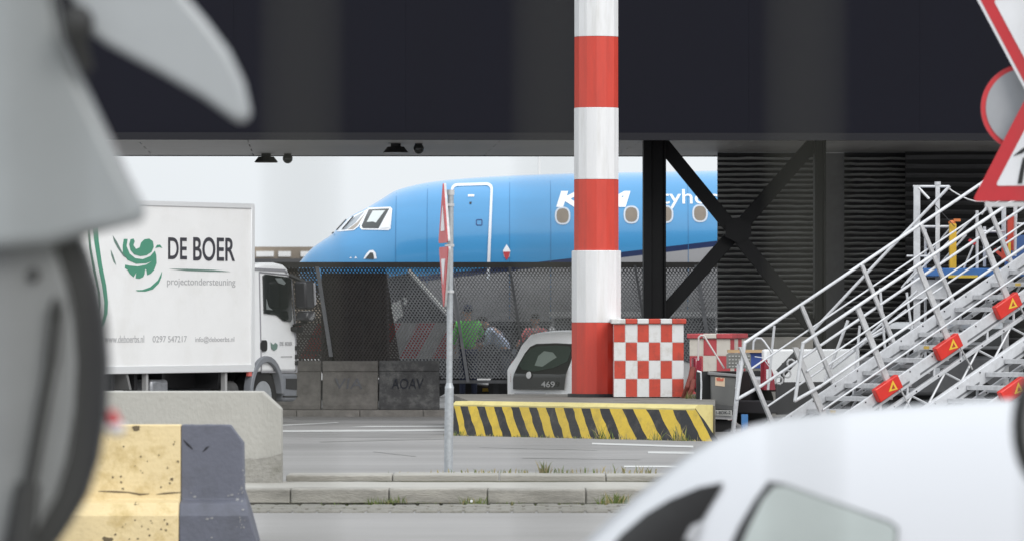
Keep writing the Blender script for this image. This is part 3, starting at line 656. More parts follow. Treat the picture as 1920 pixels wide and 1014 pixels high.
build('striped_face', m, [M_yel, M_kblk], isl, world=True, smooth=False)
M_ycap = mat('pale_yellow_cap', (.62, .53, .22), .6, var=.14, vs=4, dirt=(.40, .32, .12), dirt_amt=.6, dscale=4)
m = MB(); V = []; pxs = [849 + (1303-849)*i/24 for i in range(25)]
for px in pxs:
    dz = rnd.uniform(-.006, .004)
    for off, z in ((-.006, zt_ + dz), (.05, ZI + dz*.5), (.32, ZI), (.32, ZF), (.02, ZF)): x, y = iw(px, off); V.append((x, y, z))
F = [(j*5+i, j*5+(i+1) % 5, (j+1)*5+(i+1) % 5, (j+1)*5+i) for j in range(24) for i in range(5)] + [(0, 1, 2, 3, 4), tuple(range(120, 125))]; m.add(V, F)
build('painted_edge', m, M_ycap, isl, world=True, smooth=False)
m = MB(); p0 = iw(850, .322); p1 = iw(1306, .322); q = [(p0[0], p0[1]), (p1[0], p1[1]), (p1[0] + .4, 86), (p0[0] - .35, 86)]
m.add([(x, y, ZI - .012) for x, y in q] + [(x, y, 0) for x, y in q], [(0, 1, 2, 3), (4, 5, 1, 0), (5, 6, 2, 1), (6, 7, 3, 2), (7, 4, 0, 3)])
build('top_slab', m, mat('island_slab', (.15, .14, .125), .9, var=.3, vs=2, dirt=(.3, .28, .25), dirt_amt=.5, dscale=1.5), isl, world=True)

DC = 83.0
col = thing('striped_column', 'tall faceted red and white banded column on the striped island', 'column', (PX(1118, DC), DC, ZI))
def ngon(cx, cy, z0, z1, r, n=12):
    m = MB(); m.tube((cx, cy, z0), (cx, cy, z1), r, n); return m
cx = PX(1118, DC); rl = 46 / FPX * DC / math.cos(math.pi/14); ru = 41.5 / FPX * DC / math.cos(math.pi/14)
bands = [(744, 604, 1, rl), (604, 470, 0, rl), (470, 337, 1, ru), (337, 203, 0, ru), (203, 70, 1, ru*.985), (70, -64, 0, ru*.985), (-64, -198, 1, ru*.985)]
for yb, ytp, red, r_ in bands:
    m = MB(); z0 = PZ(yb, DC) + (.002 if yb != 744 else -.03); z1 = PZ(ytp, DC); m.tube((cx, DC, z0), (cx, DC, z1 - .008), r_, 14); m.tube((cx, DC, z1 - .008), (cx, DC, z1), r_, 14, r2=r_ - .008)
    build('red_band' if red else 'white_band', m, M_colred if red else M_colwhite, col, world=True, smooth=False)
m = MB(); m.tube((cx, DC, ZI - .01), (cx, DC, ZI + .035), rl + .06, 14); build('base_plate', m, M_dark, col, world=True)

def checker(name, label, px0, px1, y0, y1, d, depth, ncol, nrow, start, zbase, mats, sidecols=4, yaw=0.0):
    s_ = FPX / d; W = (px1 - px0) / s_; H = PZ(y0, d) - zbase; cx = PX((px0+px1)/2, d)
    r = thing(name, label, 'block', (cx, d, zbase), yaw, 'red and white checkered blocks'); cap = .075; hc = (H - cap) / nrow
    m = MB(); m.box((-W/2 + .006, .006, 0), (W/2 - .006, depth, H - .01), 0)
    gp_ = .004
    for j in range(nrow):
        for i in range(ncol):
            mi = 1 if (i + j) % 2 == start else 0; xa = -W/2 + i*W/ncol; xb = -W/2 + (i+1)*W/ncol; za = H - cap - (j+1)*hc; zb = H - cap - j*hc; jx = random.uniform(-.004, .004)
            m.box((xa + gp_ + jx, 0, za + gp_), (xb - gp_ + jx, .03, zb - gp_), mi)
        for i in range(sidecols):
            for sg in (-1, 1):
                mi = 1 if (i + j) % 2 != start else 0; ya = .035 + i*(depth-.035)/sidecols; yb = ya + (depth-.035)/sidecols
                m.box((sg*W/2 - sg*.03, ya + gp_, H - cap - (j+1)*hc + gp_), (sg*W/2, yb - gp_, H - cap - j*hc - gp_), mi)
    build('checkered_wall', m, mats, r, smooth=False)
    m = MB()
    for i in range(ncol):
        xa = -W/2 - (.035 if i == 0 else 0) + i*W/ncol; xb = -W/2 + (i+1)*W/ncol + (.035 if i == ncol-1 else 0)
        m.box((xa + .002 if i else xa, -.035, H - cap + .004), (xb, depth + .03, H), 1 if (i % 2) != start else 0)
    build('cap', m, mats, r, smooth=False, bevel=.012)
    return r
M_cr = mat('block_red', (.50, .055, .03), .5, var=.14, vs=4, dirt=(.26, .045, .03), dirt_amt=.85, dscale=5)
M_cw = mat('block_white', (.66, .66, .66), .5, var=.06, vs=4, dirt=(.42, .39, .34), dirt_amt=.75, dscale=4)
M_cr2 = mat('block_red_faded', (.47, .07, .08), .6, var=.14, vs=4, dirt=(.30, .05, .05), dirt_amt=.6, dscale=5)
M_cw2 = mat('block_white_cream', (.62, .58, .52), .6, var=.06, vs=4, dirt=(.35, .32, .28), dirt_amt=.5, dscale=4)
checker('checkered_block', 'large red and white checkered block beside the striped column', 1151, 1282, 597, 747, 82.0, 1.2, 6, 4, 0, ZI, [M_cw, M_cr])
checker('checkered_block', 'lower faded red and white checkered block behind the grey bin', 1292, 1370, 625, 747, 86.5, 1.1, 3, 5, 1, ZF, [M_cw2, M_cr2], yaw=R(-14))
# reddish tools leaning by the block
tl = thing('red_hose', 'short red brown hose bundle slumped against the large checkered block', 'hose', (PX(1292, 81.8), 81.8, ZF))
m = MB(); m.path([P(1283, 745, 81.8), P(1290, 725, 81.7), P(1296, 706, 81.8), P(1299, 690, 81.9)], .045, 10); m.path([P(1287, 748, 81.6), P(1297, 730, 81.6), P(1300, 712, 81.7)], .035, 10)
build('hose', m, mat('hose_red', (.16, .03, .02), .7, var=.3), tl, world=True)

# ------------------------------------------------------------------ delivery truck
TD = 87.0; TX = PX(560, TD); th = R(60)
tr = thing('box_truck', 'white box truck with green swirl logo and DE BOER lettering, seen side on', 'truck', (TX, TD, ZF), th)
TPf = plane(TX, TD, math.cos(th), math.sin(th))
def T(px, py): t, z = TPf(px, py); return (t, z - ZF)
def TP(pts): return [T(*p) for p in pts]
M_box = mat('truck_box_white', (.80, .80, .80), .45, var=.025, vs=1.5, dirt=(.66, .65, .62), dirt_amt=.35, dscale=1.2)
uF, _ = T(474, 500); uR = uF - 6.3; zT = T(470, 384)[1]; zBx = T(470, 689)[1]
m = MB(); m.box((uR, 0, zBx), (uF, 2.35, zT)); build('cargo_box', m, M_box, tr, bevel=.03, seg=3)
m = MB()
for z in (zT, zBx): m.box((uR - .02, -.018, z - .06), (uF + .02, .02, z + (.015 if z == zT else .05)))
for u in (uR, uF): m.box((u - .06, -.02, zBx), (u + .03, .02, zT))
build('box_trim', m, mat('trim_white', (.72, .73, .74), .35, metal=.2), tr, bevel=.01)
# cab
CB = [(477, 497), (497, 492), (520, 492), (536, 496), (543, 503), (547, 514), (550, 535), (553, 570), (556, 600), (560, 640), (560, 697), (478, 697)]
m = MB(); m.prism(TP(CB), .03, 2.2); build('cab', m, M_white, tr, bevel=.05, seg=3)
m = MB(); m.prism(TP([(479, 506), (536, 509), (541, 513), (541, 509), (536, 504.5), (479, 502)]), .015, .04); build('drip_rail', m, mat('rail_grey', (.25, .25, .27), .5), tr)
m = MB(); m.prism(TP([(495, 517), (499, 514), (540, 519), (547, 524), (549, 597), (546, 603), (533, 601), (520, 590), (497, 587)]), .008, .032); wn = build('window', m, M_glass, tr)
m = MB(); m.prism(TP([(500, 560), (504, 575), (512, 581), (500, 580)]), .0, .01); m.prism(TP([(516, 521), (528, 521), (536, 530), (533, 534), (522, 530)]), .0, .01); build('window_patch', m, mat('patch_grey', (.16, .18, .18), .5), wn)  # plain grey patches laid over the cab window
o_ = TP([(489, 510), (541, 515), (549, 523), (556, 600), (559, 697), (493, 697)]); m = MB()
for a_, b_ in zip(o_, o_[1:] + o_[:1]): m.tube((a_[0], .025, a_[1]), (b_[0], .025, b_[1]), .012, 6)
build('door_seam', m, mat('seam_grey', (.28, .28, .3), .6), tr)
m = MB(); m.prism([(x, z) for x, z in rrect(T(491, 650)[0], T(502, 650)[0], T(496, 658)[1], T(496, 637)[1], .05)], .005, .035); build('door_handle', m, M_blk, tr)
# wheel arch, bumper, mirrors
arch = []
for i in range(13): t = R(180 - 15*i); arch.append((505 + 25*math.cos(t)*-1, 715 - 42*math.sin(t)))
c0 = T(499, 738)
ap = [(c0[0] + .47*math.cos(t), c0[1] + .56*math.sin(t)) for t in [R(180*i/14) for i in range(15)]]; ai = [(c0[0] + .39*math.cos(t), c0[1] + .47*math.sin(t)) for t in [R(180*i/14) for i in range(15)]]
m = MB(); m.prism(ap + ai[::-1], -.03, .1); build('wheel_arch', m, mat('grey_plastic', (.19, .20, .22), .6, var=.08), tr, bevel=.01)
m = MB(); m.prism(ai + [(ai[-1][0], .2), (ai[0][0], .2)], .36, .42); build('wheel_well', m, M_blk, tr)
m = MB(); m.prism(TP([(529, 699), (559, 699), (558, 748), (552, 752), (532, 752)]), .0, 2.2); build('bumper', m, mat('bumper_grey', (.17, .18, .2), .5, var=.08), tr, bevel=.04)
m = MB(); m.prism(TP([(536, 709), (556, 709), (556, 730), (536, 728)]), -.01, .02); m.prism(TP([(532, 741), (557, 741), (557, 744), (532, 744)]), -.01, .02); build('step_grille', m, M_dark, tr)
m = MB(); m.prism(TP([(548, 612), (561, 612), (561, 624), (548, 620)]), -.08, .2); build('side_lamp', m, M_blk, tr, bevel=.02)
for y in (648, 664, 676): m = MB(); m.prism(TP([(556, y), (559, y), (559, y+8), (556, y+8)]), -.004, .04); build('grille_slot', m, M_blk, tr)
mr0 = thing  # mirror arm and heads
T0_ = T
def T(px, py): return T0_(px - 24, py)
m = MB(); a_ = T0_(545, 516); b_ = T(575, 530); m.path([(a_[0], .02, a_[1]), (b_[0], -.22, b_[1]), (T(578, 560)[0], -.25, T(578, 560)[1])], .03); build('mirror_arm', m, M_blk, tr); m = MB(); m.path([(T0_(552, 610)[0], .02, T0_(552, 610)[1]), (T(575, 604)[0], -.22, T(575, 604)[1])], .02); ma_ = build('mirror', m, M_blk, tr)
m = MB(); m.prism(TP([(562, 528), (575, 526), (580, 532), (581, 575), (576, 580), (564, 578)]), -.32, -.12); build('housing', m, mat('mirror_black', (.025, .025, .03), .3), ma_, bevel=.03)
m = MB(); m.prism(TP([(566, 584), (580, 582), (582, 598), (574, 603), (564, 598)]), -.33, -.12); build('wide_angle_housing', m, mat('mirror_black2', (.03, .03, .035), .3), ma_, bevel=.03)
m = MB(); m.prism(TP([(567, 598), (571, 594), (577, 585), (577, 592), (573, 600)]), -.345, -.335); build('glass', m, mat('mirror_glass', (.8, .8, .82), .05, metal=.8), ma_)
m = MB(); m.prism(TP([(576, 532), (578, 530), (580, 570), (578, 572)]), -.345, -.325); build('glass', m, mat('mirror_edge', (.3, .3, .32), .2), ma_)
T = T0_
def wheel(parent, u, z, rad, y0, y1, rimc=None):
    m = MB(); m.tube((u, y0, z), (u, y1, z), rad, 32); w_ = build('wheel', m, M_blk, parent, bevel=.03)
    m = MB(); m.tube((u, y0 - .01, z), (u, y0 + .03, z), rad*.58, 24); m.tube((u, y0 - .05, z), (u, y0, z), rad*.22, 16); build('rim', m, rimc or M_galv, w_)
    return w_
for u in (c0[0], uR + 1.55):
    wheel(tr, u, .40, .40, .06, .34); wheel(tr, u, .40, .40, 2.0, 2.28)
m = MB(); m.box((uR + .2, .55, zBx - .28), (uF + .3, .75, zBx - .05)); m.box((uR + .2, 1.6, zBx - .28), (uF + .3, 1.8, zBx - .05))
for px in (225, 268, 320, 425): u = T(px, 700)[0]; m.box((u, .15, zBx - .3), (u + .08, 2.2, zBx - .02))
build('chassis', m, M_dark, tr)
m = MB(); m.box((T(295, 700)[0], .1, .35), (T(328, 700)[0], .5, .68)); build('fuel_tank', m, mat('tank_grey', (.3, .31, .33), .4, metal=.6, var=.3), tr, bevel=.05)
m = MB(); m.box((T(350, 700)[0], .12, .36), (T(410, 700)[0], .5, .5)); m.tube((T(430, 700)[0], .2, .5), (T(455, 700)[0], .2, .5), .14, 16); build('battery_box', m, mat('box_dark', (.06, .06, .06), .6, var=.3), tr, bevel=.02)
m = MB()
for px in (277, 425): u, z = T(px, 702); m.box((u, .03, .3), (u + .06, .1, zBx - .02))
build('side_guard', m, mat('guard_grey', (.35, .35, .35), .5), tr)
m = MB()
for px, py in ((281, 692), (465, 700)): u, z = T(px, py); m.box((u, -.01, z - .035), (u + .09, .03, z + .035))
build('side_marker', m, mat('marker_pink', (.55, .12, .10), .5), tr)
m = MB(); m.prism(TP([(236, 690), (240, 690), (249, 730), (245, 730)]), .02, .3); build('mudguard', m, mat('guard_grey2', (.18, .18, .18), .6), tr)
# lettering and marks on the box side
M_grn = mat('logo_green', (.075, .27, .18), .5); M_txt = mat('letter_dark', (.045, .045, .055), .5); M_txtg = mat('letter_grey', (.40, .40, .41), .5); M_lg = mat('logo_grey', (.14, .22, .19), .5)
def lettering(s, px0, px1, y0, y1, mt, y=-.004, **k):
    a = T(px0, y1); b = T(px1, y0); v, f = text_fit(s, a[0], b[0], a[1], b[1], **k); m = MB(); m.add([(x, y, z) for x, z in v], f); o = build('lettering', m, mt, tr, smooth=False)
    sm = o.modifiers.new('s', 'SOLIDIFY'); sm.thickness = .003; return o
def lets(s, px0, px1, y0, y1, mt, **k):   # per word so that spacing follows the photo
    return lettering(s, px0, px1, y0, y1, mt, **k)
lets('DE', 315, 350, 446, 486, M_txt, bold=.012, y=-.006); lets('BOER', 362, 440, 446, 489, M_txt, bold=.012, y=-.006)
lets('projectondersteuning', 313, 441, 522, 538, M_txtg)
lets('www.deboerbs.nl', 196, 270, 628, 642, M_txtg); lets('0297', 286, 311, 629, 641, M_txtg); lets('547217', 315, 350, 629, 641, M_txtg); lets('info@deboerbs.nl', 366, 439, 630, 643, M_txtg)
lets('DE', 527, 534, 640, 647, M_txtg, y=.02, bold=.02); lets('BOER', 537, 550, 640, 647, M_txtg, y=.02, bold=.02); lets('projectondersteuning', 529, 550, 666, 670, M_txtg, y=.02)
def Z1(pts): return TP([(160 + x*.3156, 370 + y*.3156) for x, y in pts])
def logo(name, polys, mt, y=-.005):
    m = MB()
    for p in polys: m.prism(p, y, y + .003)
    return build(name, m, mt, tr, smooth=False)
logo('logo', [Z1([(228, 248), (250, 248), (243, 290), (262, 335), (295, 362), (340, 368), (385, 350), (412, 318), (420, 345), (422, 390), (408, 430), (388, 452), (366, 462), (362, 430), (354, 425), (350, 455), (342, 472), (322, 482), (298, 480), (302, 445), (285, 474), (262, 452), (250, 430), (234, 420), (236, 400), (260, 405), (310, 410), (360, 400), (398, 378), (360, 392), (300, 395), (250, 372), (222, 330), (222, 285)])], M_grn)
logo('logo', [Z1([(268, 250), (285, 246), (292, 262), (284, 285), (300, 308), (322, 298), (330, 270), (350, 250), (378, 246), (400, 262), (405, 295), (392, 325), (362, 345), (325, 350), (290, 340), (268, 315), (260, 280)])], M_grn)
logo('logo', [Z1([(455, 440), (430, 492), (385, 532), (340, 548), (298, 550), (310, 557), (355, 558), (400, 545), (435, 510), (450, 475)])], M_grn)
logo('logo', [Z1([(414, 302), (425, 284), (442, 282), (456, 302), (438, 296), (424, 300)])], M_grn)
logo('logo', [Z1([(162, 228), (185, 262), (215, 320), (250, 365), (225, 350), (190, 300), (170, 262)]), Z1([(150, 312), (165, 345), (182, 402), (168, 385), (154, 345)])], M_lg)
logo('underline', [Z1([(500, 424), (600, 424), (760, 430), (862, 441), (740, 441), (600, 436)])], M_lg)
logo('green_frame', [Z1([(40, 150), (72, 150), (78, 260), (98, 400), (122, 520), (133, 620), (130, 690), (108, 755), (70, 800), (60, 790), (95, 745), (110, 690), (112, 620), (98, 520), (74, 400), (52, 260)])], M_grn)
logo('green_frame', [Z1([(10, 160), (22, 160), (34, 300), (58, 430), (84, 560), (90, 640), (78, 720), (60, 760), (68, 715), (78, 640), (72, 560), (44, 430), (22, 300)])], mat('logo_green_dull', (.10, .2, .15), .5))
def Z2(pts): return TP([(440 + x*.3056, 470 + y*.3056) for x, y in pts])
logo('door_logo', [Z2([(228, 560), (245, 575), (258, 562), (272, 575), (268, 600), (250, 612), (234, 600)])], M_lg, y=.02)

# ------------------------------------------------------------------ small white car behind the island
CXp, CD = PX(950, 97.5), 97.5
cth = R(-46)      # rear face runs right and towards the camera... heading away to the right
# local x: along the rear face left->right as seen, local y: away (car forward)
cr = thing('small_car', 'small white hatchback with dark glass tailgate parked behind the striped column', 'car', (PX(948, 92.6), 92.6, ZF), cth + R(4)); cr.scale = (.94, .94, .94); M_cwhite = mat('small_car_white', (.90, .91, .92), .4, var=.02, coat=.4)
W_ = 1.64; ca = cth + R(4)
CPf = plane(PX(948, 98.6), 98.6, math.cos(ca), math.sin(ca))
def Cc(px, py): t, z = CPf(px, py); return (t, z - ZF)
def CP(pts): return [Cc(*p) for p in pts]
# body by sections along the car (y forward)
secs = [(0.0, .22, .62, .84, .97), (.12, .2, .62, 1.12, .985), (.22, .2, .70, 1.30, .99), (.34, .2, .70, 1.40, 1.0), (.6, .2, .74, 1.44, 1.0), (1.2, .2, .78, 1.45, 1.0), (2.0, .2, .80, 1.40, 1.0), (2.5, .2, .82, 1.15, 1.0), (2.75, .2, .80, .96, 1.0), (3.3, .22, .70, .84, .97), (3.5, .28, .55, .66, .85)]
def car_shell(secs, W_, zmid=.78, n=9):
    vs = []; rings = []
    for (y, zb, hb, zt, wf) in secs:
        hw = W_/2 * wf; ring = [(-hw*.93, zb), (-hw, zb+.15), (-hw, min(zmid, zt-.02)), ]
        top = max(zt, zmid + .01); tw = hw * (.80 if zt > 1.1 else .93)
        ring += [(-tw - (hw-tw)*.15, zmid + (top-zmid)*.75), (-tw*.85, top-.03), (-tw*.4, top), (tw*.4, top), (tw*.85, top-.03), (tw + (hw-tw)*.15, zmid + (top-zmid)*.75), (hw, min(zmid, zt-.02)), (hw, zb+.15), (hw*.93, zb)]
        rings.append([(x + W_/2, y, z) for x, z in ring])
    k = len(rings[0]); m = MB(); V = [p for r_ in rings for p in r_]; F = []
    for j in range(len(rings)-1):
        for i in range(k): F.append((j*k+i, j*k+(i+1) % k, (j+1)*k+(i+1) % k, (j+1)*k+i))
    F += [tuple(range(k)), tuple(range((len(rings)-1)*k, len(rings)*k))]; m.add(V, F); return m
o = build('body', car_shell(secs, W_), M_cwhite, cr, bevel=.03, angle=50)
# tailgate glass laid on the sloping rear: lower panel near vertical, window leaning forward
def tail(pts, off): # pts (x across 0..W, z) -> rear surface
    r_ = []
    for x, z in pts:
        y = -.035 if z < .72 else -.035 + (z - .72) * .42 + max(0, z - 1.2) * .35
        y += .10 * ((x - W_/2) / (W_/2)) ** 4; r_.append((x, y - off, z))
    return r_
def tailpanel(name, pts, mt, off, parent=None, th_=.0):
    v, f = sub2d(pts, [tuple(range(len(pts)))], .05); m = MB(); m.add(tail(v, off), f); return build(name, m, mt, parent or cr, angle=60)
GL = mat('tailgate_glass', (.02, .022, .022), .08, spec=.7)
tg = tailpanel('tailgate', [(.20, .46), (.20, .62), (.27, .86), (.36, 1.06), (.44, 1.17), (.56, 1.22), (1.0, 1.235), (1.36, 1.22), (1.42, 1.16), (1.42, .9), (1.38, .62), (1.36, .46)], GL, .035)
tailpanel('rear_window', [(.31, .86), (.40, 1.05), (.48, 1.14), (.6, 1.18), (1.0, 1.195), (1.32, 1.18), (1.37, 1.12), (1.36, .93), (1.1, .82), (.7, .76), (.42, .79)], mat('car_window', (.035, .055, .045), .05, spec=.8), .045, tg)
tailpanel('headrest', [(.68, .86), (.70, 1.02), (.8, 1.10), (1.0, 1.08), (1.12, 1.0), (.98, .92), (.86, .84)], mat('headrest_pale', (.22, .27, .24), .5), .052, tg)
tailpanel('emblem', [(.60 + .06*math.cos(R(30*i)), .70 + .06*math.sin(R(30*i))) for i in range(12)], mat('emblem_chrome', (.7, .7, .7), .3), .055, tg)
v, f = text_fit('469', .92, 1.22, .50, .60, bold=.015); m = MB(); m.add(tail(v, .10), f); build('number', m, mat('number_grey', (.42, .42, .42), .5), tg, smooth=False)
tailpanel('plate_recess', [(.22, .24), (.27, .40), (.98, .40), (1.04, .24)], mat('recess_grey', (.42, .43, .45), .5), .06)  # plain grey panel around the number plate
pl = tailpanel('number_plate', [(.34, .265), (.34, .375), (.80, .375), (.80, .265)], mat('plate_yellow', (.62, .36, .04), .5), .07)
v, f = text_fit('62-TBX-4', .37, .77, .285, .355, bold=.02); m = MB(); m.add(tail(v, .075), f); build('characters', m, M_txt, pl, smooth=False)
for x0, x1 in ((.03, .12), (1.52, 1.61)):
    tailpanel('tail_light', [(x0, .58), (x0, .92), (x1, .96), (x1, .58)], mat('tail_red', (.35, .02, .02), .25, coat=.5), .02)
for x in (.1, W_ - .1):
    for y in (.55, 2.95): m = MB(); m.tube((x - .1, y, .29), (x + .1, y, .29), .29, 24); build('wheel', m, M_blk, cr, bevel=.02)

# ------------------------------------------------------------------ concrete wall and yellow barrier, near left
DW = 54.45
wl = thing('concrete_wall', 'plain pale concrete wall end with chamfered corner behind the yellow barrier', 'wall', (PX(360, DW), DW, .14))
zt, zb = PZ(733, DW), .14
m = MB(); m.prism([(PX(527, DW), zb), (PX(527, DW), PZ(766, DW)), (PX(492, DW), zt), (-6.2, zt), (-6.2, zb)], DW - .0, DW + .42); build('panel', m, mat('wall_concrete', (.40, .39, .36), .9, var=.08, vs=1.6, dirt=(.24, .23, .21), dirt_amt=.45, dscale=1.6, bump=.5, bscale=30, stretch=(1, 1, .6)), wl, world=True, bevel=.012)
m = MB(); foot_ = [(PX(455, DW), zb), (PX(455, DW), PZ(858, DW))]
for i in range(14): x = 455 + i*5.6; foot_.append((PX(x, DW), PZ(858 - (8 if i > 8 else 0) * (i-8)/5 + random.uniform(-1.5, 1.5), DW)))
foot_ += [(PX(528.2, DW), zb)]
m.prism([(-6.2, zb)] + [(-6.2, PZ(856, DW))] + foot_[1:], DW - .035, DW + .3); build('rough_footing', m, mat('footing_concrete', (.30, .29, .265), .95, var=.2, vs=4, dirt=(.16, .155, .13), dirt_amt=.7, dscale=4, bump=.9, bscale=25), wl, world=True)

DB = 44.0; HB = PZ(795, DB)
M_yb = mat('pale_yellow_concrete', (.66, .53, .30), .8, var=.07, vs=3, dirt=(.42, .30, .11), dirt_amt=.65, dscale=5, bump=.35, bscale=30)
M_bb = mat('blue_grey_concrete', (.105, .110, .140), .7, var=.10, vs=3, dirt=(.07, .073, .085), dirt_amt=.6, dscale=2.5, bump=.25, bscale=30)
yb = thing('painted_barrier', 'chipped concrete barrier painted pale yellow with a blue grey end', 'barrier', (PX(300, DB), DB, 0))
prof = [(DB-.34, 0), (DB-.335, PZ(966, DB-.3)), (DB-.27, PZ(942, DB-.2)-.0), (DB-.10, PZ(930, DB) - .02), (DB-.085, PZ(912, DB)), (DB-.07, HB), (DB+.12, HB), (DB+.16, .40), (DB+.34, .25), (DB+.34, 0)]
def barrier_seg(px0, px1, name, mt, endshape=False, marks=None):
    m = MB(); n_ = max(4, int(abs(px1-px0)/6)); rnd = random.Random(5); k = len(prof); V = []
    for i in range(n_ + 1):
        px = px0 + (px1 - px0) * i / n_
        for (y, z) in prof:
            zz, X = z, PX(px, DB)
            if endshape:   # chamfered top corner, foot flaring outwards
                if z > HB - .01 and px > 432: zz = HB - (px - 432) / 24 * .13
                f = max(0, (px - 440) / 17)
                if z < .42: X += f * (.42 - z) * .27
                X += rnd.uniform(-.004, .004) * f; zz += rnd.uniform(-.002, .002)
            V.append((X, y, zz))
    F = []
    for j in range(n_):
        for i in range(k): F.append((j*k+i, j*k+(i+1) % k, (j+1)*k+(i+1) % k, (j+1)*k+i))
    F += [tuple(range(k)), tuple(range(n_*k, n_*k+k))]; m.add(V, F)
    for mb_, mt_i in marks or []: m.add(mb_.v, mb_.f, mt_i)
    return build(name, m, mt, yb, world=True, angle=25, bevel=.01)
m = MB(); rnd = random.Random(11)
def fy(z):  # face depth of the barrier at height z
    for (ya, za), (yb_, zb_) in zip(prof[:6], prof[1:6]):
        if za <= z <= zb_: return ya + (yb_-ya)*(z-za)/(zb_-za)
    return DB - .07
def chip(px, py, r_, mi=0, ex=1.0):
    z = PZ(py, DB - .1); x = PX(px, DB - .1); p = []; n_ = 9
    for i in range(n_): t = 2*math.pi*i/n_; q = r_ * rnd.uniform(.5, 1.3); p.append((x + q*ex*math.cos(t), fy(z + q*math.sin(t)) - .0035, z + q*math.sin(t)))
    m.add(p, [tuple(range(n_))], mi)
for i in range(34): chip(rnd.uniform(200, 338), rnd.choice([rnd.uniform(800, 925), rnd.uniform(970, 1010)]), rnd.choice([.004, .005, .007, .009]))
chip(255, 802, .018, ex=1.8); chip(258, 942, .012, ex=1.6); chip(206, 1008, .02, ex=2.2); chip(322, 898, .012); chip(318, 905, .01)
chA = m
m = MB()
for i in range(24):
    chip(rnd.choice([rnd.uniform(452, 461), rnd.uniform(446, 462)]), rnd.uniform(870, 1000), rnd.uniform(.003, .008))
for px, py, r_ in ((365, 930, .008), (358, 923, .006), (392, 970, .012), (400, 968, .009), (400, 1004, .006), (435, 927, .010), (445, 935, .012), (428, 928, .006)): chip(px, py, r_, ex=1.4)
chB = m
m = MB()
def crack(pts, wpx, mi=0):
    a_ = []; b_ = []
    for i, (px, py) in enumerate(pts):
        z = PZ(py, DB-.09); wv = (wpx if 0 < i < len(pts)-1 else wpx*.3) * rnd.uniform(.6, 1.2) / FPX * DB / 2
        a_.append((PX(px, DB-.09), fy(z) - .004, z + wv)); b_.append((PX(px, DB-.09), fy(z) - .004, z - wv))
    m.strip(a_, b_, mi)
crack([(185, 920 + 0), (215, 921), (240, 922), (262, 926), (280, 925)], 3.5); crack([(293, 926), (310, 924), (325, 923), (341, 922)], 3.5)
crA = m
m = MB(); crack([(343, 823), (350, 831), (357, 837), (361, 841)], 5); crack([(380, 846), (386, 840), (392, 836)], 5)
crB = m
yel_o = barrier_seg(-60, 340, 'yellow_section', [M_yb, mat('chip_dark', (.13, .10, .06), .9)], marks=[(chA, 1), (crA, 1)])
blu_o = barrier_seg(340.6, 457, 'blue_grey_section', [M_bb, mat('chip_pale', (.24, .24, .245), .9, var=.3), mat('crack_black', (.02, .02, .025), .9)], True, marks=[(chB, 1), (crB, 2)])

# ------------------------------------------------------------------ signpost with two edge-on triangles
DS = 56.2
sp_ = thing('sign_post', 'galvanised pole with two red bordered triangle signs seen almost edge on', 'sign', (PX(843, DS), DS, .145))
X = PX(842.5, DS); m = MB(); zj = PZ(727, DS)
m.tube((PX(840.5, DS), DS, .14), (X, DS, zj), 8.2/FPX*DS, 16); m.tube((X, DS, zj), (X, DS, zj + .05), 8.6/FPX*DS, 16, r2=5.8/FPX*DS); lo = build('lower_pole', m, M_galv, sp_, world=True)
m = MB(); m.tube((X, DS, zj + .04), (PX(845, DS), DS, PZ(363, DS)), 5.6/FPX*DS, 16); build('upper_pole', m, M_galv, sp_, world=True)
m = MB(); m.tube((PX(845, DS), DS, PZ(366, DS)), (PX(845, DS), DS, PZ(356, DS)), 7/FPX*DS, 16); build('pole_cap', m, M_alud, sp_, world=True)
for y in (384, 460, 546):
    m = MB(); m.tube((PX(844, DS), DS, PZ(y+3, DS)), (PX(844, DS), DS, PZ(y-2, DS)), 7.6/FPX*DS, 16); m.box((PX(834, DS), DS-.06, PZ(y+2, DS)), (PX(842, DS), DS-.02, PZ(y-1, DS))); build('clamp', m, M_alud, sp_, world=True)
def tri_sign(parent, org, yaw, apex_up, side, border, zlow, glyph=None, rim=None, gap=0.0, rr=.04):
    """triangle plate in a vertical plane through org; local frame u across, z up"""
    c, s_ = math.cos(yaw), math.sin(yaw); h = side * .866
    def tri(sc, off):
        if apex_up: pts = [(-side/2, zlow), (side/2, zlow), (0, zlow + h)]
        else: pts = [(-side/2, zlow + h), (0, zlow), (side/2, zlow + h)]
        g_ = (0, sum(p[1] for p in pts)/3); pts = [(g_[0] + (p[0]-g_[0])*sc, g_[1] + (p[1]-g_[1])*sc) for p in pts]
        res = []
        for i in range(3):
            p0 = Vector(pts[i-1]); p1 = Vector(pts[i]); p2 = Vector(pts[(i+1) % 3]); a_ = p1 + (p0-p1).normalized()*rr*sc*1.5; b_ = p1 + (p2-p1).normalized()*rr*sc*1.5
            for k in range(5): t = k/4; q = a_*(1-t)**2 + p1*2*t*(1-t) + b_*t*t; res.append((q.x, q.y))
        return res
    def put(name, pts, y0, y1, mt, par):
        m = MB(); m.prism(pts, y0, y1); m.v = [(org[0] + x*c - y*s_, org[1] + x*s_ + y*c, z) for x, y, z in m.v]; return build(name, m, mt, par, world=True)
    inr = h/3   # inradius
    k1 = 1 - border / inr
    pl_ = put('triangle_plate', tri(1, 0), 0, .022, M_alud, parent)
    if rim: put('white_edge', tri(1, 0), -.004, -.001, M_sw, pl_); put('red_border', tri(1 - rim/inr, 0), -.008, -.005, M_red, pl_)
    else: put('red_border', tri(.995, 0), -.008, -.001, M_red, pl_)
    put('white_face', tri(k1, 0), -.012, -.009, M_sw, pl_)
    return pl_, (lambda name, pts, mt: put(name, pts, -.017, -.013, mt, pl_))
s_ = FPX/DS; sd = 117/s_/.866
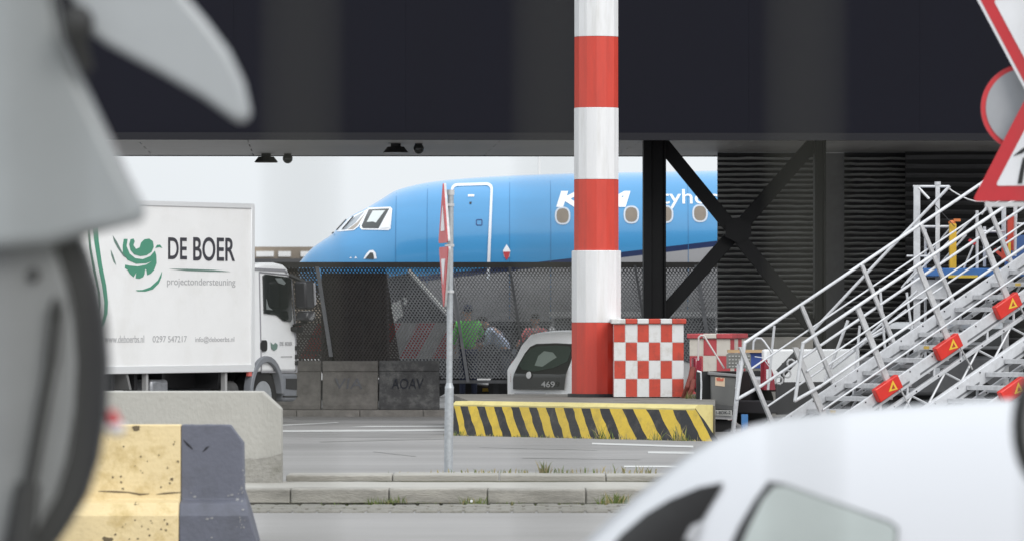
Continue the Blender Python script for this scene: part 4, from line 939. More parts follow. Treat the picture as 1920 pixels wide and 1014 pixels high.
tri_sign(sp_, (PX(832, DS), DS - .05), R(-82), True, sd, .115, PZ(456, DS))
tri_sign(sp_, (PX(833, DS), DS - .05), R(-82), False, sd, .115, PZ(580, DS))

# ------------------------------------------------------------------ big signs, right edge
DR = 37.0; sr = FPX/DR
rs = thing('warning_signs', 'cluster of large red bordered triangle signs on a pole at the right edge', 'sign', (PX(1945, DR), DR, 0))
yaw = R(-30)
sideL = 270/sr; XR = PX(1945, DR)
p1, put1 = tri_sign(rs, (XR, DR), yaw, True, sideL, 29/sr/1.0, PZ(377, DR), rr=.03)
def G(pts): # pixel -> local (u,z) on the sign plane
    f = plane(XR, DR, math.cos(yaw), math.sin(yaw)); return [f(*p) for p in pts]
put1('symbol', G([(1902, 293), (1915, 282), (1935, 268), (1937, 274), (1918, 288)]), M_blk)
put1('symbol', G([(1910, 345), (1914, 322), (1920, 296), (1928, 296), (1921, 325), (1918, 345)]), M_blk)
put1('symbol', G([(1945, 345), (1945, 300), (1955, 300), (1958, 345)]), M_blk)
p2, put2 = tri_sign(rs, (XR, DR + .01), yaw, False, 282/sr, 30/sr, PZ(212, DR), rim=6.5/sr, rr=.03)
# round sign, its grey face ringed in red, set behind the triangles
m = MB(); cxr, czr = PX(1921, DR+.25), PZ(203, DR+.25); rad = 83/sr
def disc(rx, y0, y1): return [(cxr + rx*math.cos(t)*1.0, czr + rx*math.sin(t)) for t in [2*math.pi*i/48 for i in range(48)]]
m.prism(disc(rad, 0, 0), DR + .22, DR + .24); ro = build('round_plate', m, M_red, rs, world=True)
m = MB(); m.prism(disc(rad*.89, 0, 0), DR + .212, DR + .219); build('grey_face', m, mat('sign_grey', (.30, .31, .33), .5, var=.05), ro, world=True)
m = MB(); m.tube((XR + .02, DR + .08, 0), (XR + .02, DR + .08, PZ(-80, DR)), .038, 16); build('pole', m, M_galv, rs, world=True)
m = MB(); m.box((PX(1848, DR), DR + .03, PZ(388, DR)), (PX(1985, DR), DR + .05, PZ(379, DR))); m.box((PX(1925, DR), DR + .05, PZ(188, DR)), (PX(1965, DR), DR + .07, PZ(180, DR))); build('bracket', m, M_alud, rs, world=True)

# ------------------------------------------------------------------ mobile airstairs
M_tread = mat('tread_aluminium', (.52, .52, .53), .5, metal=.1, var=.15, vs=12, dirt=(.3, .3, .3), dirt_amt=.5, dscale=8)
AR_ = math.atan2(.54, .84)
def stair_flight(label, X0, D0, tstart, tend, group, platform=True, loop=True, rails=True):
    """local x up the flight, local y across (away), z up; geometry taken from the reference lines of the nearest flight"""
    r = thing('boarding_stairs', label, 'boarding stairs', (X0, D0, ZF), AR_, group)
    m_ = SL; WID = 1.2
    def zt(t): return Z0 + m_ * t           # top edge of stringer
    for y in (0, WID):
        m = MB(); a, b = tstart, tend
        m.prism([(a, zt(a)), (b, zt(b)), (b, zt(b) - .23), (a, zt(a) - .23)], y - .02, y + .02)
        st = build('stringer', m, M_alu, r, bevel=.006)
        m = MB(); q = a + .15
        while q < b - .8:
            m.prism([(q, zt(q) - .155), (q + .62, zt(q + .62) - .155), (q + .62, zt(q + .62) - .185), (q, zt(q) - .185)], y - .024, y - .021); q += .80
        build('slot', m, mat('slot_grey', (.14, .145, .155), .6), st)
        m = MB(); m.prism([(a, zt(a) - .33), (b, zt(b) - .33), (b, zt(b) - .39), (a, zt(a) - .39)], y - .03, y + .03)
        q = a + .2
        while q < b: m.tube((q, y, zt(q) - .36), (q, y, zt(q) - .2), .018); q += .45
        build('lower_chord', m, M_alu, r, bevel=.005)
        m = MB(); a2, b2 = a + .5, b; m.tube((a2, y, zt(a2) - .66), (b2, y, zt(b2) - .66), .024, 8); q = a2; up = True
        while q < b2 - .3:
            m.tube((q, y, zt(q) - (.39 if up else .66)), (q + .28, y, zt(q + .28) - (.66 if up else .39)), .016, 6); q += .28; up = not up
        build('under_truss', m, M_alu, r)
        m = MB(); q = a + .1
        while q < b:
            m.ball((q, y - .022, zt(q) - .04), .012, n=6, m=4); m.ball((q + .1, y - .032, zt(q+.1) - .36), .012, n=6, m=4); q += .37
        build('bolts', m, M_dark, st)
    # treads
    rise = .172; run = rise / m_; k = 0; t = tstart + .1
    while t < tend - .2:
        m = MB(); z = zt(t) - .09
        m.box((t, .03, z - .03), (t + run*.92, WID - .03, z)); m.box((t - .005, .03, z - .055), (t + .03, WID - .03, z + .004)); 
        for j in range(5): m.box((t + .05 + j*.04, .04, z + .001), (t + .07 + j*.04, WID - .04, z + .006))
        tr_ = build('tread', m, M_tread, r, bevel=.003, seg=1)
        if k % 5 == 2:
            m = MB(); m.box((t - .009, .5, z - .045), (t - .006, .62, z - .005)); build('sticker', m, mat('sticker_yellow', (.6, .4, .08), .6), tr_)
        t += run; k += 1
    # posts, lean back by OX per metre
    m = MB(); q = tstart + .6
    while q < tend - .3: m.box((q, .02, zt(q) - .38), (q + .06, WID - .02, zt(q) - .34)); q += .56
    build('cross_member', m, M_alu, r)
    for yi, y in enumerate((0, WID)):
        sgn = -1 if yi == 0 else 1; yo = y + sgn * .035; q = tstart + .25; i = 0; tops = []
        while rails and q < tend - .1:
            z0 = zt(q) - .12; m = MB()
            dxl, hgt = -.58, 1.04
            a_ = Vector((q, yo, z0)); b_ = Vector((q + dxl, yo, z0 + hgt + .12 - .02)); d_ = (b_ - a_); 
            hw_ = .052 if yi == 0 else .036
            m.prism([(a_.x - hw_, a_.z), (a_.x + hw_, a_.z), (b_.x + hw_*.8, b_.z), (b_.x - hw_*.8, b_.z)], yo - .02, yo + .02)
            build('post', m, M_alud, r, bevel=.004, seg=1); tops.append((q, z0)); q += PITCH; i += 1
        # rails: points along each post
        def along(q, f): return (q - .58*f, zt(q) - .12 + 1.14*f)
        if not rails: tops = [(TS + .25 + i*PITCH, 0) for i in range(7)]
        q0, q1 = tops[0][0], tops[-1][0]
        yr = yo + sgn * .04
        ex = .0
        for f, nm, rr_ in (((1.0, 'handrail', .023), (.50, 'mid_rail', .020), (.72, 'mid_rail', .013), (.27, 'mid_rail', .014)) if rails else ()):
            a_ = along(q0 + .10, f) if f in (1.0, .5) else along(q0, f); b_ = along(q1 + .4, f)
            m = MB(); m.tube((a_[0], yr, a_[1]), (b_[0], yr, b_[1]), rr_, 12); build(nm, m, M_alu, r)
        if loop:
            a_ = along(q0 + .10, 1.0); b_ = along(q0 + .10, .5)
            b_ = (a_[0] - .13, a_[1] - .76) ; c_ = along(q0 + .10, .5)
            m = MB(); m.path([(a_[0], yr, a_[1]), (b_[0], yr, b_[1]), (c_[0], yr, c_[1])], .024, 12); m.ball((a_[0], yr, a_[1]), .026); build('end_loop', m, M_alu, r)
        if yi == 0:
            for (q, z0) in tops:    # red lamp boxes at each post foot with a yellow triangle
                c_ = Vector((q - .10, -.07, zt(q - .10) - .035)); d_ = Vector((1, 0, m_)).normalized(); n_ = Vector((-d_.z, 0, d_.x)); L_, H_ = .215, .098
                if (q - .1) < tstart + .1: continue
                pts = [c_ - d_*L_ - n_*H_, c_ + d_*L_ - n_*H_, c_ + d_*L_ + n_*H_, c_ - d_*L_ + n_*H_]
                m = MB(); m.prism([(p.x, p.z) for p in pts], -.12, -.022); bx_ = build('reflector_box', m, mat('lamp_red', (.62, .025, .015), .35, coat=.3, var=.12), r, bevel=.012)
                e_ = c_ + d_*.06 - n_*.02; m = MB(); m.prism([(p.x, p.z) for p in (e_ + Vector((-.075, 0, -.055)), e_ + Vector((.075, 0, -.02)), e_ + Vector((-.01, 0, .10)))], -.124, -.121); hz = build('hazard_mark', m, mat('hazard_yellow', (.75, .48, .04), .5), bx_)
                m = MB(); m.prism([(p.x, p.z) for p in (e_ + Vector((-.03, 0, -.02)), e_ + Vector((.03, 0, -.008)), e_ + Vector((-.005, 0, .045)))], -.128, -.125); build('hazard_symbol', m, mat('hazard_red', (.4, .04, .02), .5), hz)
                q_ = q - .1 + .20; m = MB(); m.tube((q_, -.07, zt(q_) - .13), (q_ + .22, -.07, zt(q_) - .45), .012, 8); build('drop_strut', m, M_alud, r)
    # short wheeled legs
    m = MB()
    for t in (tstart + .6, (tstart + tend)/2, tend - .4):
        for y in (.05, WID - .05):
            zz = zt(t) - .39
            if zz > .2: m.box((t - .03, y - .03, .15), (t + .03, y + .03, zz)); m.tube((t, y - .05, .13), (t, y + .05, .13), .12, 16)
    if m.v: build('support_leg', m, M_alud, r)
    if platform:
        m = MB(); m.box((tend, -.05, zt(tend) - .15), (tend + 1.6, WID + .05, zt(tend) - .08)); build('platform', m, M_alud, r)
        m = MB()
        for x_ in (tend + .05, tend + 1.5):
            for y in (0, WID): m.tube((x_, y, .1), (x_, y, zt(tend) + 1.0), .03)
        build('platform_post', m, M_alu, r)
    return r
X0s, D0s = PX(1480, 78.0), 78.0
PL = plane(X0s, D0s, math.cos(AR_), math.sin(AR_))
ta, za = PL(1540, 803.5); tb, zb = PL(1847, 592.5)
SL = (zb - za) / (tb - ta); Z0 = (za - ZF) - SL * ta
tp1, _ = PL(1669, 714); tp2, _ = PL(1782, 637); PITCH = tp2 - tp1
TS = tp1 - PITCH - .25
print('slope', math.degrees(math.atan(SL)), 'pitch', PITCH, 'ts', TS, Z0)
stair_flight('middle aluminium boarding stairs with three red boxes along its near side', X0s, D0s, TS, TS + 8.2, 'aluminium boarding stairs side by side')
def cshift(k): return (X0s - k*math.sin(AR_), D0s + k*math.cos(AR_))
x_, d_ = cshift(-2.75); stair_flight('nearest aluminium boarding stairs, low at the right behind the white car', x_, d_, TS + .0, TS + 8.2, 'aluminium boarding stairs side by side', loop=False, rails=False)

# rear stairs: top frame, blue deck, yellow and red posts
DF = 83.5
fr = thing('service_platform', 'white tubular service platform with blue deck and yellow post behind the stairs', 'platform', (PX(1760, DF), DF, ZF))
def bar(name, a, b, wpx, mt, d=DF, sq=False, par=None):
    m = MB(); h = wpx/2/FPX*d
    A_, B_ = P(*a, d), P(*b, d)
    if sq: m.box((A_[0]-h, d-h, min(A_[2], B_[2])), (A_[0]+h, d+h, max(A_[2], B_[2])))
    else: m.tube(A_, B_, h, 10)
    return build(name, m, mt, par or fr, world=True)
bar('corner_post', (1719, 348), (1719, 700), 12, M_alu, sq=True)
bar('corner_post', (1735, 700), (1735, 430), 5, M_alu, d=DF+.3)
bar('corner_post', (1758, 342), (1758, 700), 8, M_alu, sq=True)
m = MB(); m.tube(P(1758, 347, DF), P(1758, 341, DF), .045, 12); build('post_cap', m, M_alu, fr, world=True)
bar('top_bar', (1712, 350), (1780, 350), 5, M_alu); bar('cross_bar', (1726, 425), (1783, 425), 5, M_alu)
bar('stay', (1781, 349), (1665, 470), 6, M_alu, d=DF-.4); bar('stay', (1665, 470), (1524, 620), 6, M_alu, d=DF-.4)
bar('stay', (1722, 352), (1742, 373), 5, M_alu, d=DF-.3); bar('stay', (1742, 373), (1790, 425), 1.5, M_dark, d=DF-.3)
bar('stay', (1832, 402), (1700, 530), 4, M_alu, d=DF-.2); bar('stay', (1857, 380), (1840, 402), 5, M_alu, d=DF-.2)
bar('stay', (1790, 418), (1690, 540), 4, M_alu, d=DF); bar('stay', (1812, 440), (1740, 520), 4, M_alu, d=DF)
m = MB(); pts = [(1775, 350), (1785, 358), (1800, 367), (1815, 374), (1830, 378), (1845, 378)]; m.path([P(x, y, DF-.4) for x, y in pts], .012, 6); build('cable', m, M_alud, fr, world=True)
bar('deck_post', (1832, 395), (1832, 520), 6, M_alu); bar('deck_post', (1846, 425), (1846, 500), 6, M_alu, d=DF+.4); bar('deck_post', (1882, 388), (1882, 480), 9, M_alu, d=DF+.3); bar('deck_post', (1904, 385), (1902, 480), 8, M_alu)
bar('deck_rail', (1842, 434), (1885, 434), 5, M_alu); bar('deck_rail', (1900, 420), (1960, 420), 5, M_alu); bar('deck_rail', (1800, 520), (1825, 460), 4, M_alu); bar('deck_rail', (1700, 480), (1760, 480), 4, M_alu)
m = MB(); m.box((PX(1728, DF), DF - .3, PZ(518, DF)), (PX(1990, DF), DF + 1.4, PZ(503, DF))); build('deck', m, mat('deck_blue', (.035, .13, .36), .5, var=.15, vs=4), fr, world=True, bevel=.01)
m = MB(); m.box((PX(1775, DF), DF - .34, PZ(521, DF)), (PX(1830, DF), DF - .29, PZ(516, DF))); build('deck_edge', m, M_yel, fr, world=True)
m = MB(); m.box((PX(1708, DF), DF - .1, PZ(560, DF)), (PX(1775, DF), DF + .05, PZ(524, DF))); build('side_panel', m, M_alu, fr, world=True)
m = MB(); m.box((PX(1890, DF), DF+.5, PZ(500, DF)), (PX(1990, DF), DF + .6, PZ(440, DF))); build('blue_panel', m, mat('panel_blue', (.05, .12, .3), .5), fr, world=True)
m = MB(); m.box((PX(1778, DF), DF - .25, PZ(505, DF)), (PX(1791, DF), DF - .1, PZ(420, DF))); yp = build('yellow_post', m, mat('post_yellow', (.62, .38, .03), .5, var=.15), fr, world=True, bevel=.01)
m = MB(); m.ball(P(1785, 418, DF - .18), .055, sc=(1, 1, .7)); m.box((PX(1786, DF), DF - .22, PZ(416, DF)), (PX(1799, DF), DF - .15, PZ(411, DF))); build('cap', m, mat('cap_orange', (.6, .18, .05), .5), yp, world=True)
m = MB(); m.box((PX(1876, DF), DF - .2, PZ(490, DF)), (PX(1888, DF), DF - .1, PZ(450, DF))); m.prism(poly([(1860, 470), (1864, 466), (1886, 484), (1882, 490)], DF), DF-.28, DF-.22); m.box((PX(1888, DF), DF - .15, PZ(470, DF)), (PX(1899, DF), DF + .05, PZ(405, DF))); build('red_post', m, mat('post_red', (.45, .05, .03), .5, var=.2), fr, world=True)
m = MB(); m.box((PX(1888, DF), DF - .2, PZ(492, DF)), (PX(1893, DF), DF - .12, PZ(455, DF))); build('yellow_strip', m, M_yel, fr, world=True)
m = MB(); m.prism(poly([(1812, 452), (1816, 448), (1828, 456), (1824, 460)], DF), DF-.3, DF-.24); build('red_handle', m, M_red, fr, world=True)
# low crossing frames in the gap between stairs and wall
for (a, b, wd, dd) in (((1600, 655), (1720, 545), 5, 82.6), ((1560, 690), (1700, 580), 5, 82.8), ((1650, 540), (1660, 660), 5, 82.4), ((1700, 548), (1712, 640), 5, 82.6), ((1545, 720), (1590, 600), 6, 82.2), ((1600, 740), (1612, 610), 5, 82.5), ((1620, 640), (1660, 620), 5, 82.5), ((1440, 730), (1452, 610), 5, 81.9)):
    bar('stay', a, b, wd, M_alu, d=dd)

# ------------------------------------------------------------------ white pickup behind the lower stairs
pa = math.atan2(-.8, .6)      # rear face direction (left->right), car forward = (.8,.6)
PXo, PDo = PX(1299, 83.6), 83.6
pk = thing('pickup_truck', 'white pickup with red tail lights and black bumper behind the stair foot', 'pickup', (PXo, PDo, ZF), pa)
# local x across the rear (left->right), local y forward
WP = 1.62
m = MB(); m.box((0.02, 0, .5), (.10, 2.0, .80)); build('side_wall', m, M_blk, pk, bevel=.02)
m = MB(); m.box((WP-.09, 0, .62), (WP, 1.75, 1.12)); m.box((.1, .1, .55), (WP-.1, 1.75, .72)); build('body', m, M_white, pk, bevel=.03)
m = MB(); m.box((0.05, 1.76, .45), (WP-.03, 4.9, 1.0)); build('front_body', m, mat('pickup_front', (.12, .12, .125), .5, var=.2), pk, bevel=.05)
m = MB(); m.prism([(0, 0)], 0, 0) if False else None
m.box((.1, 3.5, 1.1), (WP-.1, 4.7, 1.5)); build('cab', m, M_white, pk, bevel=.12, seg=3)
m = MB(); m.box((WP-.11, 3.7, 1.15), (WP-.085, 4.5, 1.4)); m.box((.2, 3.48, 1.2), (WP-.2, 3.51, 1.4)); build('window', m, M_glass, pk)
m = MB(); m.box((-.02, -.02, .22), (WP+.012, .25, .40)); m.box((WP-.02, .2, .2), (WP+.012, 1.55, .66)); build('bumper', m, mat('bumper_black', (.03, .03, .034), .6, var=.15), pk, bevel=.02)
m = MB(); m.box((.1, .02, .4), (WP-.35, .1, .80)); build('tailgate', m, mat('tailgate_black', (.012, .012, .014), .5), pk)
TLm = mat('tail_light_red', (.26, .012, .03), .2, coat=.6)
m = MB(); m.box((-.01, -.03, .55), (.09, .1, 1.0)); t1_ = build('tail_light', m, TLm, pk, bevel=.03); m = MB(); m.box((0, -.034, .74), (.075, -.031, .86)); build('white_lens', m, M_sw, t1_)
m = MB(); m.prism([(0, .55), (.2, .55), (.17, .75), (.10, .90), (0, .98)], 0, .02)
m.v = [(WP + .016 - y*1.0, x*1.0 - .02, z) for x, y, z in m.v]; t2_ = build('tail_light', m, TLm, pk)
m = MB(); m.box((WP - .10, -.012, .55), (WP + .012, .05, .98)); build('tail_light', m, TLm, pk, bevel=.02)
m = MB(); m.box((WP + .0165, .01, .70), (WP + .02, .10, .84)); build('white_lens', m, M_sw, t2_)
for y in (1.0, 4.0):
    for x in (.1, WP - .1): m = MB(); m.tube((x-.1, y, .33), (x+.1, y, .33), .33, 24); build('wheel', m, M_blk, pk)
# load: blue board with label, wooden plank, concrete block
DL = 84.2
bb = thing('blue_crate', 'blue crate with an orange and white label lying in the pickup bed', 'crate', (PX(1440, DL), DL, PZ(690, DL)))
m = MB(); m.box((PX(1400, DL), DL, PZ(690, DL)), (PX(1490, DL), DL+.5, PZ(661, DL))); cb_ = build('box', m, mat('crate_blue', (.02, .055, .24), .5, var=.12), bb, world=True, bevel=.01)
m = MB(); m.box((PX(1441, DL), DL-.006, PZ(686, DL)), (PX(1462, DL), DL-.002, PZ(673, DL))); lb = build('label', m, mat('label_orange', (.72, .35, .15), .5), cb_, world=True)
m = MB(); m.box((PX(1444, DL), DL-.01, PZ(683, DL)), (PX(1452, DL), DL-.007, PZ(676, DL))); build('print', m, M_sw, lb, world=True)
pn = thing('wooden_plank', 'pale wooden plank lying along the top of the blue crate', 'plank', (PX(1430, DL), DL-.05, PZ(661, DL)))
m = MB(); m.box((PX(1364, DL), DL-.08, PZ(660.5, DL)), (PX(1492, DL), DL+.1, PZ(655, DL))); build('board', m, mat('wood', (.45, .31, .17), .8, var=.15, vs=8, stretch=(.3, 4, 4)), pn, world=True)
DK = 92.0
ck = thing('concrete_block', 'pale concrete block behind the pickup against the louvred wall', 'block', (PX(1455, DK), DK, ZF))
m = MB(); m.box((PX(1397, DK), DK, ZF), (PX(1530, DK), DK+.6, PZ(631, DK))); build('block', m, M_conc, ck, world=True, bevel=.015)

# grey bin, tread plate and hitch by the stair foot
DG = 80.5
bn = thing('grey_bin', 'grey plastic bin with an orange sticker standing on the hitch step', 'bin', (PX(1355, DG), DG, PZ(762, DG)))
m = MB(); m.prism(poly([(1333, 702), (1379, 706), (1376, 762), (1334, 758)], DG), DG, DG+.35); bo = build('body', m, mat('bin_grey', (.135, .135, .13), .6, var=.08), bn, world=True, bevel=.015)
m = MB(); m.prism(poly([(1328, 696), (1382, 701), (1382, 706), (1328, 702)], DG), DG-.03, DG+.38); build('lid', m, mat('bin_lid', (.2, .2, .2), .6), bn, world=True, bevel=.008)
m = MB(); m.prism(poly([(1326, 756), (1376, 760), (1376, 768), (1324, 764)], DG), DG-.04, DG+.3); build('base', m, mat('bin_base', (.09, .09, .09), .6), bn, world=True)
m = MB(); m.prism(poly([(1341, 706), (1359, 708), (1359, 724), (1341, 722)], DG), DG-.006, DG-.002); sk_ = build('sticker', m, mat('sticker_cream', (.65, .50, .36), .6), bo, world=True)
m = MB(); m.prism(poly([(1343, 708), (1349, 706.5), (1352, 710), (1357, 707), (1356, 714), (1344, 713)], DG), DG-.012, DG-.008); build('print', m, mat('sticker_red', (.55, .13, .08), .6), sk_, world=True)
tf = thing('hitch_frame', 'grey towing step with tread plate, plate and bent tubes left of the stairs', 'frame', (PX(1340, DG), DG, ZF))
m = MB(); m.prism(poly([(1292, 774), (1376, 779), (1376, 786), (1292, 782)], DG), DG-.1, DG+.6); build('step', m, M_alud, tf, world=True)
m = MB(); m.prism(poly([(1333, 767), (1372, 768), (1372, 779), (1334, 777)], DG), DG-.13, DG-.105); pl2 = build('number_plate', m, mat('plate_grey', (.45, .45, .43), .6), tf, world=True)
a = P(1337, 777, DG-.14); b = P(1370, 770, DG-.14); v, f = text_fit('41-BDK-2', a[0], b[0], a[2]+.01, b[2], bold=.02); m = MB(); m.add([(x, DG-.134, z) for x, z in v], f); build('characters', m, M_txt, pl2, world=True, smooth=False)
m = MB(); m.prism(poly([(1362, 664), (1366, 661), (1405, 661), (1408, 665), (1408, 690), (1362, 690)], DG+.4), DG+.4, DG+.43)
tpn = build('tread_plate', m, mat('tread_plate', (.19, .19, .18), .5, metal=.4, var=.1), tf, world=True)
m = MB()
for r_ in range(4):
    for i in range(7): xx = 1366 + i*6; yy = 666 + r_*6.5; m.prism(poly([(xx, yy+2), (xx+1, yy), (xx+4, yy), (xx+3, yy+2)], DG+.4), DG+.385, DG+.399)
build('studs', m, mat('stud_pale', (.45, .45, .43), .5), tpn, world=True)
def tb_(pts, wpx, mt, d=DG, nm='tube'):
    m = MB(); m.path([P(x, y, d) for x, y in pts], wpx/2/FPX*d, 10); return build(nm, m, mt, tf, world=True)
tb_([(1309, 675), (1310, 632), (1314, 628), (1320, 629), (1358, 690)], 3.5, mat('tube_pink', (.52, .47, .46), .5, metal=.2), DG+.5)
tb_([(1307, 695), (1314, 697), (1315, 720), (1314, 758), (1318, 764), (1330, 765)], 3.5, M_alu, DG-.2)
tb_([(1386, 682), (1382, 740), (1374, 812)], 9, M_alu, DG-.4, 'jack_leg'); tb_([(1392, 690), (1384, 722), (1380, 728)], 6, M_alud, DG-.42, 'jack_leg')
tb_([(1401, 684), (1409, 705)], 5, M_alud, DG-.4, 'jack_leg')
m = MB(); m.tube((P(1390, 683, DG-.5)), (P(1390, 675, DG-.5)), .035); build('jack_knob', m, M_sw, tf, world=True)
m = MB(); m.box((PX(1307, DG), DG+.3, PZ(775, DG)), (PX(1336, DG), DG+.5, PZ(696, DG))); build('dark_panel', m, M_blk, tf, world=True)
m = MB(); m.box((PX(1330, DG), DG+.0, ZF), (PX(1378, DG), DG+.5, PZ(788, DG))); m.tube(P(1350, 802, DG+.1), P(1352, 802, DG+.3), .15, 16); build('hitch_wheel', m, M_blk, tf, world=True)
tb_([(1412, 655), (1413, 640), (1418, 634), (1427, 634), (1433, 640), (1450, 665)], 4, M_alu, 79.6, 'bent_rail'); tb_([(1415, 668), (1430, 670), (1445, 690)], 1.6, M_alu, 79.6, 'cable')
m = MB(); m.box((PX(1390, 79), 78.9, ZF), (PX(1402, 79), 79.1, PZ(776, 79))); build('blue_chock', m, mat('chock_blue', (.05, .18, .42), .5), tf, world=True)
m = MB(); m.tube(P(1462, 700, 79.9), P(1500, 660, 79.9), .07, 12); m.tube(P(1466, 720, 79.9), P(1470, 680, 79.9), .03); build('winch', m, M_dark, tf, world=True)
for c_ in ((1461, 712), (1483, 680), (1476, 700)):
    m = MB(); pts = [(c_[0] + 7*math.cos(R(40*i)), c_[1] + 7*math.sin(R(40*i))) for i in range(10)]; m.path([P(x, y, 79.7) for x, y in pts], .014, 6); build('ring', m, M_alud, tf, world=True)

# ------------------------------------------------------------------ blurred white car, right foreground
DCR = 15.0
top_pts = [(560, 1240), (700, 1225), (860, 1195), (960, 1130), (1040, 1068), (1100, 1013), (1150, 966), (1200, 923), (1245, 886), (1290, 852), (1340, 822), (1400, 797), (1460, 783), (1530, 774), (1620, 765), (1720, 757), (1820, 750), (1920, 746), (2100, 744), (2400, 755), (2700, 790), (2900, 850), (3050, 960), (3150, 1150), (3300, 1180), (3400, 1250)]
def ztop(X):
    px = X / DCR * FPX + 960
    for a_, b_ in zip(top_pts, top_pts[1:]):
        if a_[0] <= px <= b_[0]: return PZ(a_[1] + (b_[1]-a_[1])*(px-a_[0])/(b_[0]-a_[0]), DCR)
    return PZ(1250, DCR)
wc = thing('white_car', 'out of focus rounded white car close to the camera at lower right', 'car', (PX(1900, DCR), DCR, 0))
M_wcar = mat('car_white_gloss', (.46, .468, .495), .38, coat=.35)
HW = .86; zbase = .25; EX = 2.4
def side_y(X, z, off=0):
    zt_ = ztop(X); q = max(0, min(.999, (z - zbase) / (zt_ - zbase))); return DCR - HW * (1 - q**EX) ** (1/EX) - off
V = []; F = []; xs = [PX(560 + i*18, DCR) for i in range(159)]; NQ = 28
xs = [x for x in xs if x <= PX(3400, DCR)]
for X in xs:
    zt_ = ztop(X)
    for i in range(NQ + 1):
        t = math.pi * i / NQ; c_, s2 = math.cos(t), math.sin(t); V.append((X, DCR - HW*math.copysign(abs(c_)**(2/EX), c_), zbase + (zt_-zbase)*abs(s2)**(2/EX)))
for j in range(len(xs)-1):
    for i in range(NQ): F.append((j*(NQ+1)+i, j*(NQ+1)+i+1, (j+1)*(NQ+1)+i+1, (j+1)*(NQ+1)+i))
m = MB(); m.add(V, F + [tuple(range(NQ+1)), tuple(range((len(xs)-1)*(NQ+1), len(xs)*(NQ+1)))]); build('body', m, M_wcar, wc, world=True, angle=70)
def wpanel(name, pts, mt, off, par=None):
    # the drawn outline is read through the parallax of the bulging flank
    q_ = []
    for x, y in pts:
        d = DCR - .3
        for _ in range(4): d = side_y(PX(x, d), PZ(y, d))
        q_.append((PX(x, d), PZ(y, d)))
    v, f = sub2d(q_, [tuple(range(len(q_)))], .05); m = MB(); m.add([(x, side_y(x, z, off), z) for x, z in v], f); return build(name, m, mt, par or wc, world=True, angle=70)
wpanel('windscreen', [(1130, 1040), (1165, 1000), (1210, 962), (1255, 935), (1310, 912), (1356, 903), (1350, 918), (1325, 960), (1300, 1000), (1280, 1040)], mat('car_dark_glass', (.008, .007, .007), .5, spec=.1), .008)
wpanel('interior_glimpse', [(1282, 1010), (1295, 985), (1315, 975), (1312, 995), (1300, 1015)], mat('glimpse_grey', (.3, .3, .31), .4), .014)
wpanel('side_window_seal', [(1360, 1040), (1385, 985), (1415, 935), (1440, 901), (1470, 905), (1540, 930), (1620, 960), (1668, 975), (1684, 988), (1680, 1040)], M_blk, .008)
wpanel('side_window', [(1382, 1040), (1405, 985), (1430, 935), (1450, 911), (1472, 909), (1541, 933), (1620, 963), (1667, 979), (1680, 990), (1677, 1040)], mat('car_pale_glass', (.30, .33, .32), .15, var=.08, vs=2), .016)
m = MB()
for X in (PX(1000, DCR), PX(2900, DCR)):
    m.tube((X, DCR - HW - .02, .32), (X, DCR - HW + .2, .32), .32, 28); m.tube((X, DCR + HW - .2, .32), (X, DCR + HW + .02, .32), .32, 28)
build('wheels', m, M_blk, wc, world=True)

# ------------------------------------------------------------------ blurred van at left: windscreen edge, wiper, pillar, mirror
DV = 10.5
vn = thing('grey_van', 'very blurred pale grey vehicle front at the left edge with a dark wiper', 'van', (PX(-300, DV), DV, 0))
def vp(name, pts, mt, y0, y1, bevel=.0, par=None, seg=3):
    m = MB(); m.prism(poly(pts, DV), y0, y1); return build(name, m, mt, par or vn, world=True, bevel=bevel, seg=seg)
M_vw = mat('van_paint', (.25, .265, .27), .35, var=.06, vs=3, coat=.3)
M_vh = mat('van_mirror_paint', (.31, .325, .335), .35, var=.05, vs=3, coat=.3)
RIM = [(140, 425), (160, 470), (180, 530), (195, 600), (201, 680), (197, 770), (182, 860), (160, 930), (128, 985), (90, 1040), (50, 1100)]
INN = [(x - 54, y) for x, y in RIM]
vp('windscreen_seal', RIM + [(-400, 1200), (-400, 425)], M_blk, DV - .01, DV + .10, bevel=.01)
vp('windscreen', INN + [(-380, 1180), (-380, 430)], mat('van_screen', (.20, .205, .205), .3, var=.08, vs=5), DV - .035, DV - .011, bevel=.008)
vp('front_pillar', [(-400, -300), (105, -300), (108, 0), (120, 70), (165, 165), (208, 255), (240, 325), (280, 402), (265, 418), (185, 438), (100, 462), (-400, 500)], M_vw, DV - .10, DV + .02, bevel=.03)
vp('mirror_housing', [(100, -330), (180, -330), (200, -250), (290, -100), (350, -5), (390, 42), (432, 98), (460, 155), (474, 215), (462, 234), (442, 228), (380, 184), (300, 138), (205, 88), (168, 62), (150, 10), (100, -60)], M_vh, DV - .14, DV - .03, bevel=.022)
m = MB(); m.ball(P(147, 45, DV - .17), .028, sc=(1, 1, 1.2)); m.tube(P(138, 40, DV - .16), P(165, 130, DV - .12), .012); build('mirror_joint', m, M_blk, vn, world=True)
m = MB(); m.tube(P(106, 580, DV - .05), P(95, 680, DV - .055), .014); m.tube(P(95, 680, DV - .055), P(52, 920, DV - .055), .012); m.tube(P(52, 905, DV - .055), P(30, 1060, DV - .055), .022, r2=.03); m.ball(P(106, 578, DV - .06), .016, sc=(.8, .8, 1.3)); build('wiper', m, M_blk, vn, world=True)
m = MB(); m.ball(P(62, 515, DV - .045), .012); build('dark_spot', m, M_dark, vn, world=True)  # small dark ball on the windscreen
m = MB(); m.box((-3.6, DV + .3, .35), (-1.32, DV + 3.9, 2.3)); build('body', m, M_vw, vn, world=True, bevel=.15, seg=4)
m = MB()
